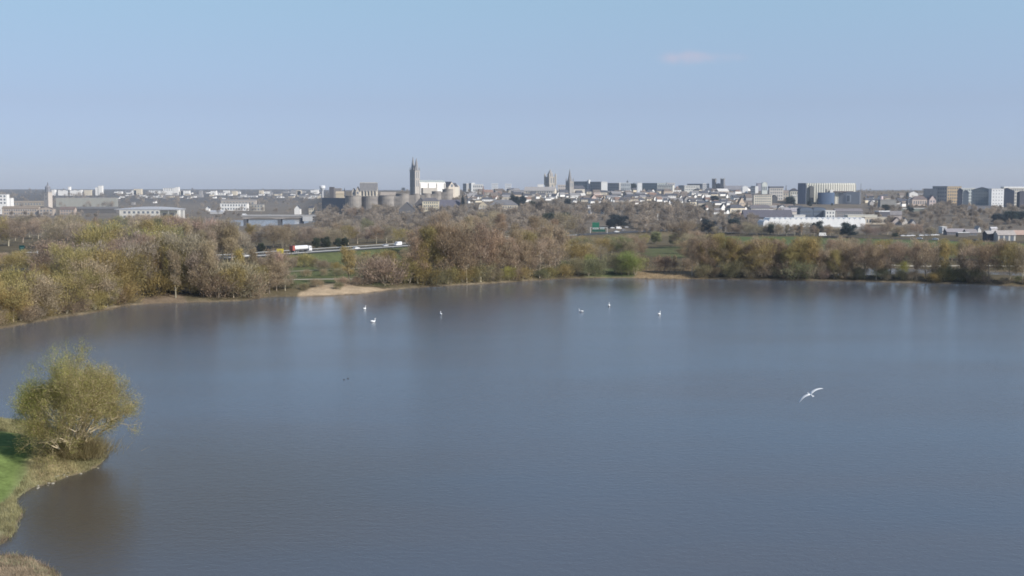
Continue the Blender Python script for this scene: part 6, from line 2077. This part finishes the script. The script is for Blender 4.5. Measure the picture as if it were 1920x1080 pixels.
# ------------------------------------------------------------------ road signs
def gantry(label, px0, px1, yt, yb, Y, panels, leg=(0.52, 0.50, 0.46)):
    k = ppm(Y)
    p0, p1 = at_dist(px0, yb, Y), at_dist(px1, yb, Y)
    cx = (p0.x + p1.x) / 2
    zb = min(gz(p0.x, Y), gz(p1.x, Y), p0.z)
    t = thing('gantry_sign', label, 'road sign', (cx, Y, zb))
    top = at_dist(960, yt, Y).z - zb
    for x in (p0.x - cx, p1.x - cx):
        MB().box(x - .28, x + .28, -.28, .28, -1, top).build('post', M['metal'], t, color=leg)
    MB().box(p0.x - cx, p1.x - cx, -.2, .2, top - .5, top - .1).build('beam', M['metal'], t, color=leg)
    for a, b, c, d, col, lines in panels:
        x0, x1 = at_dist(a, c, Y).x - cx, at_dist(b, c, Y).x - cx
        z1, z0 = at_dist(960, c, Y).z - zb, at_dist(960, d, Y).z - zb
        pn = MB().box(x0, x1, -.5, -.3, z0, z1).build('sign_panel', M['metal'], t, color=col)
        for (fx0, fx1, fz0, fz1, cc) in lines:
            MB().box(x0 + (x1 - x0) * fx0, x0 + (x1 - x0) * fx1, -.54, -.505, z0 + (z1 - z0) * fz0, z0 + (z1 - z0) * fz1).build('text_line', M['metal'], pn, color=cc)
    return t


SG = (0.015, 0.115, 0.075)
WT = (0.7, 0.72, 0.7)
gantry('green motorway gantry sign with white lower plates above the interchange', 1107, 1138.5, 426, 440, 905,
       [(1110.5, 1123.5, 417, 426.6, (0.02, 0.15, 0.09), []), (1111.5, 1122, 427, 429.6, WT, [(.08, .92, .3, .7, SG)]), (1125.5, 1133, 426, 429.4, (0.55, 0.6, 0.6), [(.1, .9, .35, .65, SG)]), (1110, 1135, 429.9, 434.5, (0.02, 0.09, 0.06), [])])
gantry('dark green motorway sign on tall posts above the left wood', 33.5, 70, 472, 490, 640,
       [(36.5, 46.5, 460, 472, (0.006, 0.05, 0.05), [(.15, .85, .62, .72, (0.09, 0.2, 0.18)), (.15, .7, .4, .5, (0.09, 0.2, 0.18))])])


def small_sign(name, label, px0, px1, yt, yb, yfoot, Y, col, mark=None):
    cx = at_dist((px0 + px1) / 2, yt, Y).x
    zb = gz(cx, Y)
    t = thing(name, label, 'road sign', (cx, Y, zb))
    w = (px1 - px0) / ppm(Y)
    z1, z0 = at_dist(960, yt, Y).z - zb, at_dist(960, yb, Y).z - zb
    p = MB().box(-w / 2, w / 2, -.1, .1, z0, z1).build('sign_panel', M['metal'], t, color=col)
    if mark:
        MB().box(-w * .1, w * .28, -.14, -.105, z0 + (z1 - z0) * .3, z0 + (z1 - z0) * .75).build('marking', M['metal'], p, color=mark)
    for s in (-.3, .3):
        MB().box(s * w - .09, s * w + .09, -.08, .08, -1, z0).build('post', M['metal'], t, color=(0.4, 0.4, 0.4))


q, a = on_motorway(525, -13)
small_sign('yellow_sign', 'yellow square road sign beside the motorway left of the tanker lorry', 519, 531.5, 466.5, 476.5, 480, q.y, (0.62, 0.50, 0.06), (0.45, 0.38, 0.07))
q, a = on_motorway(499, 13)
small_sign('marker_sign', 'tiny pale orange marker plate beyond the motorway, left of the yellow sign', 497.5, 500.5, 472.5, 476, 478, q.y, (0.62, 0.45, 0.3))
q, a = on_motorway(70, -12)
small_sign('marker_board', 'narrow upright white marker board right of the dark green motorway sign', 68.8, 71.2, 470.5, 481, 490, 632, (0.78, 0.78, 0.76))
small_sign('white_sign', 'small square white road sign on the slope right of the interchange cars', 1207.5, 1212.5, 421.5, 426.5, 432, 980, (0.7, 0.69, 0.66))


def shelter():
    Y = 700
    p = at_dist(1074, 459, Y)
    t = thing('boat_shelter', 'small pale roofed shelter peeping out above the rusty grove edge', 'shelter', (p.x, Y, gz(p.x, Y)))
    h = p.z - gz(p.x, Y)
    MB().prism_x([(-2, h - .6), (2, h - .1), (2, h + .05), (-2, h - .45)], -2.6, 3).build('roof', M['roof'], t, color=(0.62, 0.56, 0.47))
    for x in (-2.2, 2.6):
        for y in (-1.6, 1.6):
            MB().box(x - .1, x + .1, y - .1, y + .1, -.5, h - .5 + .03 * y).build('post', M['metal'], t, color=(0.3, 0.27, 0.23))


shelter()

# ------------------------------------------------------------------ birds
def loft(rings, n=12):
    """rings: (center, rx, rz) swept along y-ish axis given explicit frames"""
    vs, fs = [], []
    for c, side, up, a, b in rings:
        c, side, up = Vector(c), Vector(side), Vector(up)
        for k in range(n):
            t = 2 * math.pi * k / n
            vs.append(c + side * (a * math.cos(t)) + up * (b * math.sin(t)))
    for j in range(len(rings) - 1):
        for k in range(n):
            fs.append((j * n + k, j * n + (k + 1) % n, (j + 1) * n + (k + 1) % n, (j + 1) * n + k))
    fs.append(tuple(range(n - 1, -1, -1)))
    fs.append(tuple((len(rings) - 1) * n + k for k in range(n)))
    return vs, fs


def swan_body(neck=1.0):
    X = (0, 1, 0)
    Z = (0, 0, 1)
    r = [((-.80, 0, .34), X, Z, .02, .02), ((-.66, 0, .30), X, Z, .13, .09), ((-.42, 0, .24), X, Z, .24, .19), ((-.1, 0, .19), X, Z, .27, .22), ((.2, 0, .19), X, Z, .24, .20), ((.38, 0, .25), X, (-.3, 0, .95), .15, .14),
         ((.46, 0, .36), X, (-.8, 0, .6), .09, .09), ((.44, 0, .36 + .16 * neck), X, (-1, 0, .05), .06, .065), ((.40, 0, .36 + .34 * neck), X, (-1, 0, -.1), .05, .05), ((.42, 0, .36 + .48 * neck), X, (-.9, 0, .4), .048, .05), ((.49, 0, .36 + .56 * neck), X, (-.4, 0, .9), .055, .06),
         ((.58, 0, .36 + .55 * neck), X, (0, 0, 1), .052, .055), ((.66, 0, .36 + .52 * neck), X, (0, 0, 1), .03, .03)]
    return loft(r, 12)


def swan(label, px, py, heading, s=1.25, neck=1.0):
    p = on_z(px, py, 0)
    t = thing('swan', label, 'swan', (p.x, p.y, -.03), heading, 'swans on the lake')
    t.scale = (s, s, s)
    vs, fs = swan_body(neck)
    MB().add(vs, fs).build('body', M['feather'], t, True)
    z = .36 + .515 * neck
    MB().add([(.64, -.028, z + .025), (.64, .028, z + .025), (.64, .028, z - .03), (.64, -.028, z - .03), (.79, -.014, z - .03), (.79, .014, z - .03)], [(0, 1, 2, 3), (0, 4, 5, 1), (3, 2, 5, 4), (1, 5, 2), (0, 3, 4)]).build('beak', M['beak'], t)
    for sd in (-1, 1):
        w = [((-.74, sd * .10, .36), (0, 1, 0), (0, 0, 1), .02, .02), ((-.4, sd * .2, .33), (0, 1, 0), (0, 0, 1), .07, .12), ((-.05, sd * .235, .30), (0, 1, 0), (0, 0, 1), .07, .14), ((.2, sd * .19, .27), (0, 1, 0), (0, 0, 1), .03, .06)]
        v2, f2 = loft(w, 8)
        MB().add(v2, f2).build('wing', M['feather'], t, True)


swan('white swan nearest the sandy beach, farther back of the left pair', 684, 580, R(70), 1.3)
swan('white swan nearest the viewer, lower one of the left pair', 700, 604, R(30), 1.25)
swan('white swan alone in the water below the left end of the rusty grove', 826.5, 590, R(100), 1.2)
swan('white swan lower left of the three on the right half of the lake', 1089, 585, R(160), 1.2, .9)
swan('white swan farthest back of the three, opposite the green willows', 1142, 574, R(80), 1.3)
swan('white swan rightmost of all on the lake', 1236.5, 590, R(60), 1.25)


def duck(label, px, py, heading):
    p = on_z(px, py, 0)
    t = thing('duck', label, 'duck', (p.x, p.y, -.02), heading, 'ducks on the lake')
    X = (0, 1, 0)
    r = [((-.28, 0, .14), X, (0, 0, 1), .01, .01), ((-.18, 0, .1), X, (0, 0, 1), .08, .07), ((0, 0, .07), X, (0, 0, 1), .11, .09), ((.14, 0, .1), X, (0, 0, 1), .08, .08), ((.19, 0, .18), X, (-.8, 0, .6), .045, .045), ((.22, 0, .25), X, (-.3, 0, 1), .045, .05), ((.29, 0, .25), X, (0, 0, 1), .03, .03)]
    vs, fs = loft(r, 10)
    MB().add(vs, fs).build('body', M['dark_feather'], t, True)
    t.scale = (.8, .8, .8)
    MB().add([(.28, -.02, .26), (.28, .02, .26), (.36, .015, .235), (.36, -.015, .235), (.28, 0, .225)], [(0, 1, 2, 3), (0, 3, 4), (1, 4, 2), (3, 2, 4), (0, 4, 1)]).build('beak', M['beak'], t)


duck('small dark duck on open water, left of two', 645, 712, R(200))
duck('small dark duck on open water, right of two', 652.5, 710, R(20))


def gull():
    p = at_dist(1518.5, 739.5, 45)
    t = thing('gull', 'white gull gliding on wide arched wings above the water at right', 'gull', p)
    # local: x across the wings, y the flight direction, z up
    Xa = (1, 0, 0)
    Za = (0, 0, 1)
    r = [((0, .24, .0), Xa, Za, .008, .008), ((0, .20, .003), Xa, Za, .028, .03), ((0, .15, .0), Xa, Za, .032, .033), ((0, .08, -.01), Xa, Za, .045, .045), ((0, -.02, -.012), Xa, Za, .048, .05), ((0, -.12, 0), Xa, Za, .032, .03), ((0, -.2, .008), Xa, Za, .03, .014), ((0, -.30, .012), Xa, Za, .055, .004)]
    vs, fs = loft(r, 12)
    MB().add([(x * .8, y, z_ * .8) for x, y, z_ in vs], fs).build('body', M['feather'], t, True)
    MB().add([(-.008, .235, .006), (.008, .235, .006), (0, .235, -.01), (0, .285, -.006)], [(0, 1, 2), (0, 3, 1), (1, 3, 2), (2, 3, 0)]).build('beak', M['beak'], t)
    for s in (-1, 1):
        st = [(-.01, .0, .012, .17, .034), (.10, .01, .030, .16, .030), (.22, .025, .036, .15, .026), (.34, .02, .024, .13, .022), (.45, .0, -.004, .10, .017), (.52, -.02, -.032, .07, .012), (.56, -.04, -.055, .02, .006)]
        rings = [((s * x, y, z), (0, 1, 0), (0, 0, 1), ch / 2, th / 2) for x, y, z, ch, th in st]
        v2, f2 = loft(rings, 10)
        MB().add(v2, f2).build('wing', M['feather'], t, True)
    t.rotation_euler = (R(9), R(-29.5), R(8))
    t.scale = (1.02, 1.02, 1.02)


gull()

# ------------------------------------------------------------------ labels: tell look-alikes apart by their order
for lb, items in PENDING.items():
    items.sort(key=lambda q: q[0])
    if len(items) == 1:
        items[0][1]['label'] = lb
        continue
    for i, (px, o) in enumerate(items):
        o['label'] = f'{ordw[i]} from left: {lb}'

# ------------------------------------------------------------------ light, air, sky, camera
SUN_AZ, SUN_EL = R(122), R(34)       # clockwise from straight ahead
sv = Vector((math.sin(SUN_AZ) * math.cos(SUN_EL), math.cos(SUN_AZ) * math.cos(SUN_EL), math.sin(SUN_EL)))
ld = bpy.data.lights.new('sun', 'SUN')
ld.energy = 5.0
ld.angle = R(0.5)
ld.color = (1.0, 0.955, 0.89)
lo = bpy.data.objects.new('sun', ld)
COL.objects.link(lo)
lo.location = sv * 500
lo.rotation_euler = (-sv).to_track_quat('-Z', 'Y').to_euler()

wd = bpy.data.worlds.new('World')
scene.world = wd
wd.use_nodes = True
nt = wd.node_tree
bg = nt.nodes['Background']
sky = nt.nodes.new('ShaderNodeTexSky')
sky.sky_type = 'NISHITA'
sky.sun_disc = False
sky.sun_elevation = SUN_EL
sky.sun_rotation = SUN_AZ
sky.altitude = 50
sky.air_density = 1.0
sky.dust_density = 0.4
sky.ozone_density = 2.5
geo = nt.nodes.new('ShaderNodeNewGeometry')
sep = nt.nodes.new('ShaderNodeSeparateXYZ')
nt.links.new(geo.outputs['Incoming'], sep.inputs[0])
el = nt.nodes.new('ShaderNodeMath'); el.operation = 'MULTIPLY'; el.inputs[1].default_value = -1.0
nt.links.new(sep.outputs['Z'], el.inputs[0])
ramp = nt.nodes.new('ShaderNodeValToRGB')
el2 = nt.nodes.new('ShaderNodeMapRange'); el2.inputs['From Min'].default_value = 0.0; el2.inputs['From Max'].default_value = 0.5
nt.links.new(el.outputs[0], el2.inputs['Value'])
nt.links.new(el2.outputs['Result'], ramp.inputs['Fac'])
SKY_TINT = [(0.0, (0.62, 0.76, 1.36)), (0.052, (0.65, 0.77, 1.30)), (0.145, (0.83, 0.825, 1.105)), (0.238, (1.06, 1.03, 1.145)), (0.34, (1.31, 1.28, 1.23)), (1.0, (1.1, 1.15, 1.2))]
while len(ramp.color_ramp.elements) < len(SKY_TINT):
    ramp.color_ramp.elements.new(0.5)
for e, (p_, c_) in zip(ramp.color_ramp.elements, SKY_TINT):
    e.position = p_
    e.color = (*c_, 1)
mu = nt.nodes.new('ShaderNodeVectorMath'); mu.operation = 'MULTIPLY'
nt.links.new(sky.outputs[0], mu.inputs[0])
nt.links.new(ramp.outputs['Color'], mu.inputs[1])
azr = nt.nodes.new('ShaderNodeMapRange')
azr.inputs['From Min'].default_value = -0.45; azr.inputs['From Max'].default_value = 0.45
azr.inputs['To Min'].default_value = 1.125; azr.inputs['To Max'].default_value = 0.885
nt.links.new(sep.outputs['X'], azr.inputs['Value'])
mu2 = nt.nodes.new('ShaderNodeVectorMath'); mu2.operation = 'MULTIPLY'
nt.links.new(mu.outputs['Vector'], mu2.inputs[0])
nt.links.new(azr.outputs['Result'], mu2.inputs[1])
mu = mu2
# one faint wisp of cloud
cdir = ray(1283, 108).normalized()
cd2 = ray(1330, 109).normalized()
last = mu.outputs['Vector']
nzc = nt.nodes.new('ShaderNodeTexNoise'); nzc.inputs['Scale'].default_value = 60; nzc.inputs['Detail'].default_value = 4
nt.links.new(geo.outputs['Incoming'], nzc.inputs['Vector'])
for cdv, wx, wz, amt in ((cdir, .028, .0085, .75), (cd2, .042, .0062, .42)):
    df = nt.nodes.new('ShaderNodeVectorMath'); df.operation = 'ADD'
    nt.links.new(geo.outputs['Incoming'], df.inputs[0]); df.inputs[1].default_value = cdv
    sc_ = nt.nodes.new('ShaderNodeVectorMath'); sc_.operation = 'MULTIPLY'; sc_.inputs[1].default_value = (1 / wx, 1 / wx, 1 / wz)
    nt.links.new(df.outputs[0], sc_.inputs[0])
    ln_ = nt.nodes.new('ShaderNodeVectorMath'); ln_.operation = 'LENGTH'
    nt.links.new(sc_.outputs[0], ln_.inputs[0])
    m1 = nt.nodes.new('ShaderNodeMapRange'); m1.interpolation_type = 'SMOOTHSTEP'
    m1.inputs['From Min'].default_value = 1.0; m1.inputs['From Max'].default_value = 0.0
    m1.inputs['To Max'].default_value = amt
    nt.links.new(ln_.outputs['Value'], m1.inputs['Value'])
    m2 = nt.nodes.new('ShaderNodeMath'); m2.operation = 'MULTIPLY'
    m3 = nt.nodes.new('ShaderNodeMapRange'); m3.inputs['From Min'].default_value = .25; m3.inputs['From Max'].default_value = .6
    nt.links.new(nzc.outputs['Fac'], m3.inputs['Value'])
    nt.links.new(m1.outputs['Result'], m2.inputs[0]); nt.links.new(m3.outputs['Result'], m2.inputs[1])
    mx = nt.nodes.new('ShaderNodeMix'); mx.data_type = 'RGBA'
    nt.links.new(m2.outputs[0], mx.inputs['Factor'])
    nt.links.new(last, mx.inputs[6])
    mx.inputs[7].default_value = (5.7, 5.35, 6.6, 1)
    last = mx.outputs[2]
nt.links.new(last, bg.inputs['Color'])
bg.inputs['Strength'].default_value = 0.1

# the air between: a thin real haze over the plain
HAZE = 1
if HAZE:
    hm = bpy.data.materials.new('haze')
    hm.use_nodes = True
    hn = hm.node_tree
    hn.nodes.remove(hn.nodes['Principled BSDF'])
    vs_ = hn.nodes.new('ShaderNodeVolumeScatter')
    vs_.inputs['Color'].default_value = (0.70, 0.82, 1.0, 1)
    vs_.inputs['Density'].default_value = 1.0e-4
    hn.links.new(vs_.outputs[0], hn.nodes['Material Output'].inputs['Volume'])
    h = MB().box(-7000, 7000, 250, 6500, -20, 150).build('haze', hm)
    h['kind'] = 'stuff'
    tag(h, 'thin bluish haze lying over the plain and the town', 'haze')

cd = bpy.data.cameras.new('camera')
cd.sensor_width = 36.0
cd.lens = F / 1920 * 36.0
cd.clip_start = 0.5
cd.clip_end = 60000
cam = bpy.data.objects.new('camera', cd)
COL.objects.link(cam)
cam.location = (0, 0, CAMZ)
cam.rotation_euler = (math.pi / 2 - PITCH, 0, 0)
scene.camera = cam

scene.view_settings.view_transform = 'Standard'
scene.view_settings.look = 'None'
scene.view_settings.exposure = 0
scene.view_settings.gamma = 1
scene.cycles.max_bounces = 5
scene.cycles.diffuse_bounces = 3
scene.cycles.glossy_bounces = 3
scene.cycles.volume_bounces = 0
scene.cycles.use_denoising = True
scene.cycles.filter_width = 1.7
